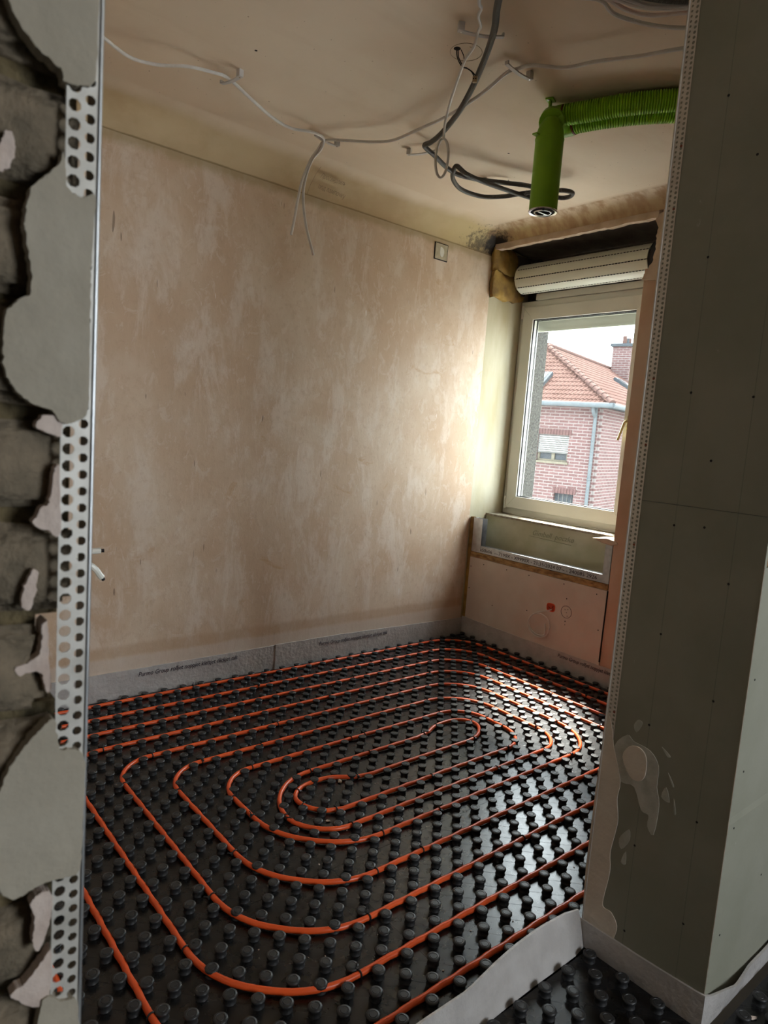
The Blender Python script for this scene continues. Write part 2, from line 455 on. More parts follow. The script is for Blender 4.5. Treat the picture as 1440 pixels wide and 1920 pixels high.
class MB:
    def __init__(s):
        s.v, s.f, s.uv = [], [], {}

    def add(s, vs, fs):
        k = len(s.v)
        s.v += [tuple(q) for q in vs]
        s.f += [tuple(i + k for i in f) for f in fs]
        return s

    def box(s, x0, x1, y0, y1, z0, z1):
        vs = [(x, y, z) for x in (x0, x1) for y in (y0, y1) for z in (z0, z1)]
        return s.add(vs, [(0, 1, 3, 2), (4, 6, 7, 5), (0, 4, 5, 1), (2, 3, 7, 6), (0, 2, 6, 4), (1, 5, 7, 3)])

    def obox(s, c, ax, ay, az, hx, hy, hz):
        """oriented box"""
        c = Vector(c)
        vs = [c + ax * (i * hx) + ay * (j * hy) + az * (k * hz) for i in (-1, 1) for j in (-1, 1) for k in (-1, 1)]
        return s.add(vs, [(0, 1, 3, 2), (4, 6, 7, 5), (0, 4, 5, 1), (2, 3, 7, 6), (0, 2, 6, 4), (1, 5, 7, 3)])

    def lathe(s, prof, n=16, c=(0, 0, 0), ax=Vector((0, 0, 1))):
        ax = Vector(ax).normalized()
        a = Vector((1, 0, 0)) if abs(ax.x) < 0.9 else Vector((0, 1, 0))
        e1 = ax.cross(a).normalized()
        e2 = ax.cross(e1)
        c = Vector(c)
        vs, fs = [], []
        for r, h in prof:
            for k in range(n):
                t = 2 * math.pi * k / n
                vs.append(c + ax * h + (e1 * math.cos(t) + e2 * math.sin(t)) * r)
        for j in range(len(prof) - 1):
            for k in range(n):
                fs.append((j * n + k, j * n + (k + 1) % n, (j + 1) * n + (k + 1) % n, (j + 1) * n + k))
        fs.append(tuple(range(n))[::-1])
        fs.append(tuple((len(prof) - 1) * n + k for k in range(n)))
        return s.add(vs, fs)

    def tube(s, path, r, n=8, cap=True, closed=False):
        path = [Vector(p) for p in path]
        k0 = len(s.v)
        f0 = len(s.f)
        N = len(path)
        L = [0.0]
        for i in range(1, N):
            L.append(L[-1] + (path[i] - path[i - 1]).length)
        nrm = None
        vs, fs = [], []
        for i in range(N):
            if closed:
                t = (path[(i + 1) % N] - path[i - 1]).normalized()
            else:
                t = (path[min(i + 1, N - 1)] - path[max(i - 1, 0)]).normalized()
            if nrm is None:
                a = Vector((0, 0, 1)) if abs(t.z) < 0.9 else Vector((1, 0, 0))
                nrm = t.cross(a).normalized()
            nrm = (nrm - t * nrm.dot(t)).normalized()
            b = t.cross(nrm)
            rr = r[i] if isinstance(r, (list, tuple)) else r
            for k in range(n):
                q = 2 * math.pi * k / n
                vs.append(path[i] + (nrm * math.cos(q) + b * math.sin(q)) * rr)
        M_ = N if closed else N - 1
        for i in range(M_):
            j = (i + 1) % N
            for k in range(n):
                fs.append((i * n + k, j * n + k, j * n + (k + 1) % n, i * n + (k + 1) % n))
                s.uv[f0 + len(fs) - 1] = (L[i], L[j] if j else L[i])
        if cap and not closed:
            fs.append(tuple(range(n)))
            fs.append(tuple((N - 1) * n + k for k in range(n))[::-1])
        return s.add(vs, fs)

    def prism(s, poly, axis, d0, d1):
        """closed 2D polygon extruded along axis 'x' or 'y' or 'z'"""
        n = len(poly)
        def pt(a, b, d):
            return {'x': (d, a, b), 'y': (a, d, b), 'z': (a, b, d)}[axis]
        vs = [pt(a, b, d0) for a, b in poly] + [pt(a, b, d1) for a, b in poly]
        fs = [tuple(range(n)), tuple(range(2 * n - 1, n - 1, -1))]
        fs += [(i, n + i, n + (i + 1) % n, (i + 1) % n) for i in range(n)]
        return s.add(vs, fs)

    def build(s, name, material, parent=None, smooth=False, bevel=0.0, kind=None, seg=2):
        me = bpy.data.meshes.new(name)
        me.from_pydata(s.v, [], s.f)
        if s.uv:
            ul = me.uv_layers.new(name='UVMap')
            for p in me.polygons:
                if p.index in s.uv:
                    a, b = s.uv[p.index]
                    li = p.loop_indices
                    for q, val in zip(li, ((a, 0), (b, 0), (b, 1), (a, 1))):
                        ul.data[q].uv = val
        if smooth:
            me.polygons.foreach_set('use_smooth', [True] * len(me.polygons))
        bm = bmesh.new()
        bm.from_mesh(me)
        bmesh.ops.recalc_face_normals(bm, faces=bm.faces)
        if bevel:
            es = [e for e in bm.edges if len(e.link_faces) == 2 and e.calc_face_angle(0) > 0.6]
            bmesh.ops.bevel(bm, geom=es, offset=bevel, segments=seg, affect='EDGES', profile=0.5, clamp_overlap=True)
        bm.to_mesh(me)
        bm.free()
        if smooth and not bevel:
            me.set_sharp_from_angle(angle=math.radians(42))
        me.materials.append(M[material] if isinstance(material, str) else material)
        o = bpy.data.objects.new(name, me)
        COL.objects.link(o)
        attach(o, parent)
        if kind:
            o['kind'] = kind
        return o


def copyobj(o, parent=None, loc=None):
    c = o.copy()
    COL.objects.link(c)
    if parent is not None:
        attach(c, parent)
    if loc is not None:
        c.location = loc
    return c


def smoothpath(pts, n=8):
    """Catmull-Rom"""
    pts = [Vector(p) for p in pts]
    q = [pts[0] * 2 - pts[1]] + pts + [pts[-1] * 2 - pts[-2]]
    out_ = []
    for i in range(1, len(q) - 2):
        p0, p1, p2, p3 = q[i - 1:i + 3]
        for k in range(n):
            t = k / n
            out_.append(0.5 * ((2 * p1) + (p2 - p0) * t + (2 * p0 - 5 * p1 + 4 * p2 - p3) * t * t + (3 * p1 - p0 - 3 * p2 + p3) * t ** 3))
    out_.append(pts[-1])
    return out_


def smoothloop(pts, n=4):
    pts = [Vector((a, b, 0)) for a, b in pts]
    N = len(pts)
    out_ = []
    for i in range(N):
        p0, p1, p2, p3 = pts[i - 1], pts[i], pts[(i + 1) % N], pts[(i + 2) % N]
        for k in range(n):
            t = k / n
            v = 0.5 * ((2 * p1) + (p2 - p0) * t + (2 * p0 - 5 * p1 + 4 * p2 - p3) * t * t + (3 * p1 - p0 - 3 * p2 + p3) * t ** 3)
            out_.append((v.x, v.y))
    return out_


def text_mesh(name, body, size, material, parent, origin, xdir, updir, shear=0.0, width=None, thick=0.0003):
    cu = bpy.data.curves.new(name, 'FONT')
    cu.body = body
    cu.size = size
    cu.shear = shear
    cu.extrude = thick
    cu.resolution_u = 2
    to = bpy.data.objects.new(name, cu)
    COL.objects.link(to)
    dg = bpy.context.evaluated_depsgraph_get()
    dg.update()
    me = bpy.data.meshes.new_from_object(to.evaluated_get(dg))
    bpy.data.objects.remove(to)
    bpy.data.curves.remove(cu)
    xd = Vector(xdir).normalized()
    up = Vector(updir).normalized()
    nz = xd.cross(up)
    xs = [v.co.x for v in me.vertices]
    sx = (width / (max(xs) - min(xs))) if width else 1.0
    org = Vector(origin)
    for v in me.vertices:
        c = v.co.copy()
        v.co = org + xd * (c.x * sx) + up * c.y + nz * c.z
    me.name = name
    me.materials.clear()
    me.materials.append(M[material])
    o = bpy.data.objects.new(name, me)
    COL.objects.link(o)
    attach(o, parent)
    return o


X1, Y1, Z1 = Vector((1, 0, 0)), Vector((0, 1, 0)), Vector((0, 0, 1))

# ================================================================== STRUCTURE
tag(MB().box(-1.4, 4.2, -2.7, 3.5, -0.12, -0.03).build('floor', 'screed'), kind='structure')
ceil = tag(MB().box(-1.4, 4.2, -2.7, 3.5, H, H + 0.12).build('ceiling', 'ceiling'), kind='structure')
tag(MB().box(-0.1, XW - 0.015, YW, 3.5, -0.03, H).build('wall_back', 'plaster'), kind='structure')
tag(MB().box(-0.1, 0.06, 0.62, YW, -0.03, H).build('wall_left', 'plaster'), kind='structure')

# cove along plaster wall and window wall, mitred at the corner
def cove_pt(th):
    return 0.165 * (1 - math.cos(th)), 2.645 + 0.1545 * math.sin(th)


ths = [math.pi / 2 * k / 14 for k in range(15)]
mb = MB()
vs, fs = [], []
XS = [0.06 + (3.58 - 0.06) * k / 20 for k in range(21)]
for th in ths:
    o_, z_ = cove_pt(th)
    for x in XS:
        vs.append((min(x, XW - o_), YW - o_ - 0.001, z_))
n = len(XS)
for j in range(len(ths) - 1):
    for i in range(n - 1):
        fs.append((j * n + i, j * n + i + 1, (j + 1) * n + i + 1, (j + 1) * n + i))
vs2 = [(x, YW + 0.01, H) for x in XS]
k = len(vs)
vs += vs2
for i in range(n - 1):
    fs.append(((len(ths) - 1) * n + i, (len(ths) - 1) * n + i + 1, k + i + 1, k + i))
    fs.append((i, i + 1, k + i + 1, k + i))
cove = tag(mb.add(vs, fs).build('trim_1', 'cove', smooth=True), kind='structure')
mb = MB()
ths2 = [math.radians(29) + (math.pi / 2 - math.radians(29)) * k / 12 for k in range(13)]
YS = [0.96 + (3.2949 - 0.96) * k / 20 for k in range(21)]
vs, fs = [], []
for th in ths2:
    o_, z_ = cove_pt(th)
    for y in YS:
        vs.append((XW - o_, min(y, YW - o_), z_))
n = len(YS)
for j in range(len(ths2) - 1):
    for i in range(n - 1):
        fs.append((j * n + i, j * n + i + 1, (j + 1) * n + i + 1, (j + 1) * n + i))
k = len(vs)
vs += [(XW + 0.03, y, H) for y in YS]
for i in range(n - 1):
    fs.append(((len(ths2) - 1) * n + i, (len(ths2) - 1) * n + i + 1, k + i + 1, k + i))
    fs.append((i, i + 1, k + i + 1, k + i))
tag(mb.add(vs, fs).build('trim_2', 'cove', smooth=True), kind='structure')

# --- window wall: right pier, parapet, lintel, shutter cavity
OY = 2.155       # right side of the opening
OW = 4.15        # outer face
wr = tag(MB().box(XW, OW, 0.6, OY, -0.03, 2.42).box(XW, OW, 0.6, 2.085, 2.42, H).build('wall_right', 'orange_wall'), kind='structure')
MB().box(3.74, OW, OY, 3.45, -0.03, 0.875).build('parapet', 'niche', wr)
MB().box(3.735, 3.905, OY, YW, 0.868, 0.882).build('parapet_top', 'sill_bed', wr)
MB().box(XW - 0.015, 3.98, YW, 3.5, -0.03, H).build('window_reveal', 'reveal', wr)
MB().box(3.98, OW, 3.215, 3.5, -0.03, H).build('outer_reveal', 'rough_render', wr)
MB().box(3.98, OW, OY - 0.01, 2.215, 0.875, H).build('outer_reveal', 'rough_render', wr)
MB().box(4.03, OW, OY, 3.45, 2.36, H).build('outer_lintel', 'rough_render', wr)
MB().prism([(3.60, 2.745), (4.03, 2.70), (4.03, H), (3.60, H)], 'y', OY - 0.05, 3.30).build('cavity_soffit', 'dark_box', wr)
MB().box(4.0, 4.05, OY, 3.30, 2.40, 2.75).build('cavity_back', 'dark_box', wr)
# lintel skirt with chipped lower edge
mb = MB()
ed = []
for i in range(61):
    y = 3.285 - (3.285 - 2.10) * i / 60
    ed.append((y, 2.684 + 0.007 * noise.noise((y * 9, 0, 1)) + 0.006 * noise.noise((y * 31, 0, 5))))
mb.prism([(y, z) for y, z in ed] + [(2.10, 2.80), (3.285, 2.80)], 'x', 3.562, 3.60)
mb.build('lintel_skirt', 'band', wr)
# chipped plaster edge on the right of the opening
ed = [(2.085 + 0.035 * (0.5 + 0.5 * noise.noise((z * 14, 3, 0))) + 0.010 * noise.noise((z * 50, 1, 0)) + 0.06 * max(0, (2.46 - z) / 0.1), z) for z in [2.36 + 0.34 * i / 24 for i in range(25)]]
MB().prism(ed + [(2.03, 2.72), (2.03, 2.34)], 'x', 3.566, 3.582).build('broken_edge', 'band', wr)
# ledge: broken corner of the window sill bed
MB().prism([(2.30, 0.872), (2.20, 0.885), (2.135, 0.875), (2.125, 0.86), (2.165, 0.845), (2.22, 0.85)], 'x', 3.575, 3.76).build('broken_ledge', 'band', wr, bevel=0.004)
MB().box(3.575, 3.60, 3.262, 3.29, 0.13, 0.86).build('side_batten', 'pu', wr)

# --- front wall right of the opening: pillar, low wall, recess
pil = empty('wall_pillar', (PX, 0.79, 0), kind='structure')
MB().box(PX + 0.0125, 3.58, 0.65, PY1 - 0.005, -0.03, H).build('core', 'hall_wall', pil)
b_lo = MB().box(PX, PX + 0.0125, PY0 + 0.0015, PY1, 0.0, 1.2845).build('plasterboard', 'board', pil)
b_up = MB().box(PX, PX + 0.0125, PY0 + 0.0015, PY1, 1.2855, H).build('plasterboard', 'board', pil)
MB().box(PX + 0.012, 3.4, PY1 - 0.004, PY1, 0.0, H).build('plasterboard', 'board', pil)
low = tag(MB().box(PX + 0.02, 3.4, PY0 + 0.014, 0.66, -0.03, 1.17).build('wall_low', 'hall_wall'), kind='structure')
# two boards with tapered long edges
f1 = MB().prism([(PY0, 0.0), (PY0, 0.535), (PY0 + 0.004, 0.5545), (PY0 + 0.0135, 0.5545), (PY0 + 0.0135, 0.0)], 'x', PX + 0.001, 3.2).build('plasterboard', 'board', low)
f2 = MB().box(PX + 0.001, 3.2, PY0, PY0 + 0.0135, 0.5555, 1.168).build('plasterboard', 'board', low)
MB().box(PX + 0.002, 3.2, PY0 + 0.004, 0.66, 1.17, 1.215).build('osb_cap', 'osb', low)
MB().box(PX - 0.0005, PX + 0.0005, PY0 + 0.0002, PY0 + 0.0016, 0.06, 1.17).build('paper_edge', 'filler', low)


def screws(board, pts, axis, d, r=0.0032):
    proto = None
    for a, b in pts:
        if proto is None:
            if axis == 'x':
                proto = MB().lathe([(r * 0.9, 0.0), (r, 0.0006), (r * 0.6, 0.001), (r * 0.3, 0.0004)], 10, (0, 0, 0), (-1, 0, 0)).build('screw_head', 'hole', board)
            else:
                proto = MB().lathe([(r * 0.9, 0.0), (r, 0.0006), (r * 0.6, 0.001), (r * 0.3, 0.0004)], 10, (0, 0, 0), (0, -1, 0)).build('screw_head', 'hole', board)
            o = proto
        else:
            o = copyobj(proto, board)
        o.location = (d, a, b) if axis == 'x' else (a, d, b)


screws(b_up, [(0.8385, 2.257), (0.8395, 1.889), (0.754, 2.104), (0.8395, 1.565), (0.691, 1.556), (0.769, 1.402), (0.689, 1.9), (0.69, 2.4), (0.839, 2.62)], 'x', PX)
screws(b_lo, [(0.8405, 1.233), (0.764, 1.239), (0.69, 1.114), (0.8395, 0.949), (0.6885, 0.823), (0.8405, 0.703), (0.6885, 0.509), (0.839, 0.365), (0.688, 0.235), (0.838, 0.117)], 'x', PX)
screws(f2, [(1.692, 0.896), (1.704, 0.663), (2.05, 0.62), (2.05, 0.9), (1.7, 1.12)], 'y', PY0, 0.003)
screws(f1, [(1.694, 0.52), (1.925, 0.309), (1.70, 0.234), (2.1, 0.5)], 'y', PY0, 0.003)

# filler smears on the pillar
def patch(name, poly, material, parent, axis, d0, d1, bev=0.0004, sm=3):
    return MB().prism(smoothloop(poly, sm) if sm else poly, axis, d0, d1).build(name, material, parent, bevel=bev, seg=1)


patch('filler_strip', [(0.9655, 0.06), (0.9655, 0.64), (0.945, 0.66), (0.932, 0.607), (0.901, 0.522), (0.904, 0.467), (0.894, 0.413), (0.898, 0.364), (0.905, 0.307), (0.899, 0.256), (0.909, 0.168), (0.905, 0.145), (0.881, 0.144), (0.86, 0.117), (0.864, 0.08), (0.872, 0.055)], 'filler', b_lo, 'x', PX - 0.002, PX + 0.001)
patch('filler_smear', [(0.931, 0.607), (0.897, 0.653), (0.876, 0.643), (0.829, 0.637), (0.801, 0.605), (0.799, 0.55), (0.787, 0.505), (0.792, 0.42), (0.812, 0.435), (0.812, 0.465), (0.834, 0.469), (0.86, 0.521), (0.893, 0.518), (0.926, 0.53)], 'filler_grey', b_lo, 'x', PX - 0.0013, PX + 0.001)
patch('filler_blob', [(0.903, 0.589), (0.887, 0.625), (0.858, 0.634), (0.836, 0.615), (0.833, 0.566), (0.85, 0.542), (0.877, 0.546)], 'filler', b_lo, 'x', PX - 0.003, PX + 0.001, 0.001)
for pl in ([(0.872, 0.67), (0.858, 0.70), (0.872, 0.705), (0.882, 0.685)], [(0.885, 0.36), (0.86, 0.40), (0.855, 0.37), (0.875, 0.335)], [(0.872, 0.30), (0.862, 0.335), (0.858, 0.30)], [(0.752, 0.54), (0.742, 0.505), (0.747, 0.503)], [(0.80, 0.66), (0.775, 0.645), (0.782, 0.64)], [(0.775, 0.60), (0.757, 0.575), (0.76, 0.57)], [(0.775, 0.56), (0.762, 0.525), (0.785, 0.53)]):
    patch('filler_fleck', pl, 'filler_grey', b_lo, 'x', PX - 0.0009, PX + 0.001, 0.0002)

# --- brick stub at the left jamb
stub = empty('wall_front', (JX - 0.25, 0.6, 0), kind='structure')
MB().box(-1.4, 0.1265, 0.53, 0.66, -0.03, 1.197).box(-1.4, 0.1265, 0.53, 0.66, 1.264, 1.30).box(-1.4, 0.1335, 0.53, 0.66, 1.30, H).box(-1.4, 0.112, 0.53, 0.66, 1.197, 1.264).build('mortar', 'mortar', stub)
MB().box(-1.4, -0.16, 0.505, 0.54, -0.03, H).build('plaster_coat', 'skim', stub)


def brick_mesh(L, seed):
    bm = bmesh.new()
    bmesh.ops.create_cube(bm, size=1)
    bmesh.ops.scale(bm, vec=(L, 0.10, 0.0615), verts=bm.verts)
    bmesh.ops.bevel(bm, geom=list(bm.edges), offset=0.007, segments=2, affect='EDGES')
    bmesh.ops.subdivide_edges(bm, edges=[e for e in bm.edges if e.calc_length() > 0.02], cuts=3, use_grid_fill=True)
    for v in bm.verts:
        d = noise.noise_vector(v.co * 30 + Vector((seed * 7, 0, 0))) * 0.0045
        d += noise.noise_vector(v.co * 90 + Vector((seed * 3, 5, 0))) * 0.0016
        v.co += d
    me = bpy.data.meshes.new('brick')
    bm.to_mesh(me)
    bm.free()
    me.polygons.foreach_set('use_smooth', [True] * len(me.polygons))
    me.materials.append(M['brick'])
    return me


BM = [brick_mesh(0.235, s) for s in range(4)] + [brick_mesh(0.112, s) for s in range(4, 7)]
z0 = 1.628 - 0.0725 * 22
rnd = random.Random(3)
for c in range(38):
    zc = z0 + 0.0725 * c + 0.036
    if zc > 2.77:
        break
    xr = (0.1268 if zc < 1.30 else 0.1335) + rnd.uniform(-0.0025, 0.001)
    if abs(zc - 1.24) < 0.03:
        xr = 0.1145
    long = c % 2 == 0
    for q in range(2):
        L = 0.235 if long else 0.112
        me = BM[rnd.randrange(4)] if long else BM[4 + rnd.randrange(3)]
        o = bpy.data.objects.new('brick', me)
        COL.objects.link(o)
        attach(o, stub)
        o.location = (xr - L / 2, 0.516 + 0.05 + rnd.uniform(-0.004, 0.004), zc)
        o.rotation_euler = (rnd.uniform(-.02, .02), rnd.uniform(-.025, .025), rnd.uniform(-.02, .02))
        xr -= L + 0.01
        long = not long if q == 0 and c % 2 else long

# ------------- helper for the jamb: outlines given in metres (x, z) on the jamb face
def skim(name, poly, material, d0=0.5045, d1=0.516, bev=0.0025):
    pl = [(a + 0.0011 * noise.noise((a * 260, b * 260, 1)) + 0.0006 * noise.noise((a * 900, b * 900, 3)), b + 0.0013 * noise.noise((a * 260, b * 260, 7)) + 0.0006 * noise.noise((a * 900, b * 900, 9))) for a, b in smoothloop(poly, 9)]
    return MB().prism(pl, 'y', d0, d1).build(name, material, stub, bevel=bev * 0.4, smooth=False)


LIME = [(0.113, 1.2611), (0.1162, 1.2615), (0.1172, 1.2359), (0.1194, 1.2122), (0.1158, 1.2113), (0.1132, 1.223), (0.1072, 1.2269), (0.0986, 1.2256), (0.0955, 1.2316), (0.1036, 1.2342), (0.1105, 1.239), (0.1125, 1.2486)]
JPATCH = [
    ('plaster_patch', 'skim', [(0.0859, 1.6711), (0.0866, 1.6578), (0.0928, 1.6466), (0.1051, 1.6359), (0.1172, 1.6293), (0.1189, 1.6234), (0.1294, 1.6249), (0.1384, 1.6328), (0.1393, 1.6819), (0.1393, 1.6948)], 0.5045),
    ('plaster_patch', 'skim', [(0.1197, 1.5799), (0.1156, 1.5707), (0.1071, 1.5606), (0.1009, 1.5533), (0.0973, 1.5366), (0.0974, 1.5234), (0.1001, 1.5073), (0.1007, 1.4888), (0.0938, 1.4818), (0.0868, 1.4719), (0.0851, 1.4541), (0.0858, 1.4372), (0.0909, 1.4257), (0.1015, 1.4162), (0.1148, 1.4119), (0.1206, 1.4043), (0.1303, 1.4057), (0.1382, 1.4174), (0.138, 1.4759), (0.1385, 1.5189), (0.1397, 1.557), (0.1308, 1.5546), (0.122, 1.5598)], 0.5045),
    ('gypsum_blob', 'gypsum', [(0.1049, 1.4015), (0.1124, 1.4092), (0.1199, 1.4061), (0.1211, 1.3959), (0.115, 1.396), (0.1083, 1.3985)], 0.5065),
    ('gypsum_blob', 'gypsum', [(0.1047, 1.3357), (0.109, 1.3441), (0.115, 1.3515), (0.1171, 1.37), (0.1201, 1.3749), (0.1218, 1.3533), (0.122, 1.3258), (0.116, 1.3279), (0.1081, 1.3312)], 0.5065),
    ('gypsum_blob', 'gypsum', [(0.0996, 1.2868), (0.1052, 1.3007), (0.1086, 1.2993), (0.1081, 1.286), (0.1042, 1.2731), (0.0994, 1.2755)], 0.511),
    ('gypsum_blob', 'gypsum', [(0.0845, 1.5781), (0.0874, 1.5854), (0.0913, 1.5819), (0.092, 1.5741), (0.0891, 1.5636), (0.0837, 1.5595), (0.0807, 1.5675)], 0.511),
    ('plaster_patch', 'skim', [(0.1188, 1.1922), (0.1059, 1.1819), (0.0941, 1.1674), (0.0875, 1.1534), (0.084, 1.1394), (0.0836, 1.0995), (0.0851, 1.0737), (0.0951, 1.0614), (0.1073, 1.0648), (0.1189, 1.0662), (0.1312, 1.0649), (0.1399, 1.0694), (0.1413, 1.1132), (0.1416, 1.1536), (0.135, 1.165), (0.1246, 1.1676), (0.1215, 1.1815)], 0.5045),
    ('gypsum_blob', 'gypsum', [(0.1064, 1.0525), (0.1117, 1.0571), (0.1194, 1.0566), (0.1211, 1.0429), (0.1194, 1.0306), (0.1123, 1.012), (0.1078, 1.0219), (0.1091, 1.0373)], 0.5065),
    ('gypsum_blob', 'gypsum', [(0.094, 0.9855), (0.1028, 0.9896), (0.1135, 1.0005), (0.1208, 1.008), (0.1209, 0.9769), (0.1159, 0.9661), (0.1077, 0.9678), (0.0976, 0.9784)], 0.5065),
    ('plaster_patch', 'skim', [(0.1136, 0.9651), (0.1188, 0.9726), (0.128, 0.9633), (0.137, 0.9605), (0.1403, 0.9532), (0.141, 0.9132), (0.1126, 0.9297)], 0.5045)
]
for nm, mt_, poly, dd in JPATCH:
    skim(nm, poly, mt_, dd)
skim('lime_smear', LIME, 'gypsum', 0.5125, 0.53)

# hall shell around the camera
tag(MB().box(-1.4, -1.3, -2.6, 0.55, -0.03, H).build('wall_hall_left', 'hall_wall'), kind='structure')
tag(MB().box(3.4, 3.5, -2.6, 0.65, -0.03, H).build('wall_hall_right', 'hall_wall'), kind='structure')
hb = tag(MB().box(-1.4, 1.25, -2.6, -2.45, -0.03, H).box(2.35, 3.5, -2.6, -2.45, -0.03, H).box(1.25, 2.35, -2.6, -2.45, -0.03, 0.95).box(1.25, 2.35, -2.6, -2.45, 2.3, H).build('wall_hall_back', 'hall_wall'), kind='structure')  # unseen back opening, placed and sized to fill the room with light

# ================================================================== WINDOW
win = empty('window_1', (3.94, 2.75, 0.88), kind='structure')
FY0, FY1, FZ0, FZ1 = 2.157, 3.294, 0.882, 2.40
fx0, fx1 = 3.915, 3.985
frm = MB().prism([(FY0, FZ0), (FY1, FZ0), (FY1, FZ0 + .055), (FY0, FZ0 + .055)], 'x', fx0, fx1)
frm.box(fx0, fx1, FY0, FY1, FZ1 - .05, FZ1).box(fx0, fx1, FY1 - .045, FY1, FZ0 + .055, FZ1 - .05).box(fx0, fx1, FY0, FY0 + .13, FZ0 + .055, FZ1 - .05)
frm.build('frame', 'white_pvc', win, bevel=0.003)
sx0, sx1 = 3.897, 3.97
SY0, SY1, SZ0, SZ1 = 2.285, 3.258, 0.928, 2.358
GY0, GY1, GZ0, GZ1 = 2.372, 3.168, 1.016, 2.270


def ring(mb, x0, x1, y0, y1, z0, z1, iy0, iy1, iz0, iz1):
    o4 = [(y0, z0), (y1, z0), (y1, z1), (y0, z1)]
    i4 = [(iy0, iz0), (iy1, iz0), (iy1, iz1), (iy0, iz1)]
    for k in range(4):
        a, b, c, d = o4[k], o4[(k + 1) % 4], i4[(k + 1) % 4], i4[k]
        mb.prism([a, b, c, d], 'x', x0, x1)


for k in range(4):   # mitred sash members
    o4 = [(SY0, SZ0), (SY1, SZ0), (SY1, SZ1), (SY0, SZ1)]
    i4 = [(GY0, GZ0), (GY1, GZ0), (GY1, GZ1), (GY0, GZ1)]
    MB().prism([o4[k], o4[(k + 1) % 4], i4[(k + 1) % 4], i4[k]], 'x', sx0, sx1).build('sash_rail' if k in (0, 2) else 'sash_stile', 'white_pvc', win, bevel=0.0025)
mb = MB()
ring(mb, sx0 + 0.012, sx0 + 0.020, GY0 - .002, GY1 + .002, GZ0 - .002, GZ1 + .002, GY0 + .006, GY1 - .006, GZ0 + .006, GZ1 - .006)
mb.build('glazing_gasket', 'gasket', win)
mb = MB()
ring(mb, sx0 + 0.05, sx0 + 0.062, GY0 - .002, GY1 + .002, GZ0 - .002, GZ1 + .002, GY0 + .004, GY1 - .004, GZ0 + .004, GZ1 - .004)
mb.build('outer_glazing_bead', 'gasket', win)
MB().box(sx0 + 0.022, sx0 + 0.026, GY0, GY1, GZ0, GZ1).build('pane', 'glass', win)
mb = MB()
for z in (0.965, 2.325):
    mb.lathe([(0.007, -0.045), (0.008, -0.043), (0.008, 0.043), (0.007, 0.045)], 12, (3.893, 3.262, z), Z1)
mb.build('hinge', 'white_pvc', win, smooth=True)
hd = MB().box(3.885, 3.897, 2.315, 2.345, 1.53, 1.62).build('handle_plate', 'brass', win, bevel=0.004)
MB().tube([(3.89, 2.333, 1.585), (3.855, 2.333, 1.585), (3.85, 2.338, 1.578), (3.85, 2.372, 1.466)], 0.0075, 10).build('handle_lever', 'brass', hd, smooth=True)
MB().box(4.0, 4.25, 2.15, 3.3, 0.86, 0.885).build('outer_sill', 'gutter', win)
MB().box(3.90, 3.985, 2.16, 3.16, 2.402, 2.445).build('top_board', 'white_pvc', win, bevel=0.002)

# ---------------- roller shutter
sh = empty('roller_shutter', (3.80, 2.70, 2.43), 'rolled-up pale shutter with ribbed slats in the open box above the window', 'shutter')
RC, RR = (3.80, 2.525), 0.098
NS = 10
for k in range(NS):
    a0 = 2 * math.pi * (k + 0.25) / NS
    a1 = a0 + 2 * math.pi / NS * 0.955
    arc_o, arc_i = [], []
    for j in range(5):
        a = a0 + (a1 - a0) * j / 4
        bul = RR * (1 - 0.018 * (1 - (2 * j / 4 - 1) ** 2))
        arc_o.append((RC[0] + bul * math.cos(a), RC[1] + bul * math.sin(a)))
        arc_i.append((RC[0] + (bul - 0.009) * math.cos(a), RC[1] + (bul - 0.009) * math.sin(a)))
    MB().prism(arc_o + arc_i[::-1], 'y', 2.225, 3.205).build('slat', 'slat', sh, bevel=0.0012, seg=1)
for k in range(NS):
    a = 2 * math.pi * (k + 0.25) / NS - 0.012
    er = Vector((math.cos(a), 0, math.sin(a)))
    et = Vector((-math.sin(a), 0, math.cos(a)))
    mb = MB()
    for q in range(46):
        mb.obox(Vector((RC[0], 2.235 + q * 0.021, RC[1])) + er * (RR - 0.0005), et, Y1, er, 0.003, 0.0065, 0.0012)
    mb.build('slot_row', 'gasket', sh, kind='stuff')
MB().lathe([(0.085, 0), (0.085, 0.96)], 24, (RC[0], 2.235, RC[1]), Y1).build('rolled_core', 'gasket', sh, smooth=True)
mb = MB().lathe([(0.105, 0), (0.108, 0.002), (0.108, 0.012), (0.105, 0.014), (0.04, 0.014), (0.04, 0.02)], 28, (RC[0], 2.198, RC[1]), Y1)
mb.build('strap_disc', 'gasket', sh, smooth=True)
for k in range(4):
    MB().prism([(4.002, 2.452 - k * .06), (4.012, 2.448 - k * .06), (4.015, 2.42 - k * .06), (4.012, 2.394 - k * .06), (4.002, 2.393 - k * .06)], 'y', 2.22, 3.212).build('slat', 'slat', sh)
MB().box(3.998, 4.018, 2.22, 3.212, 2.200, 2.212).build('end_bar', 'slat', sh)

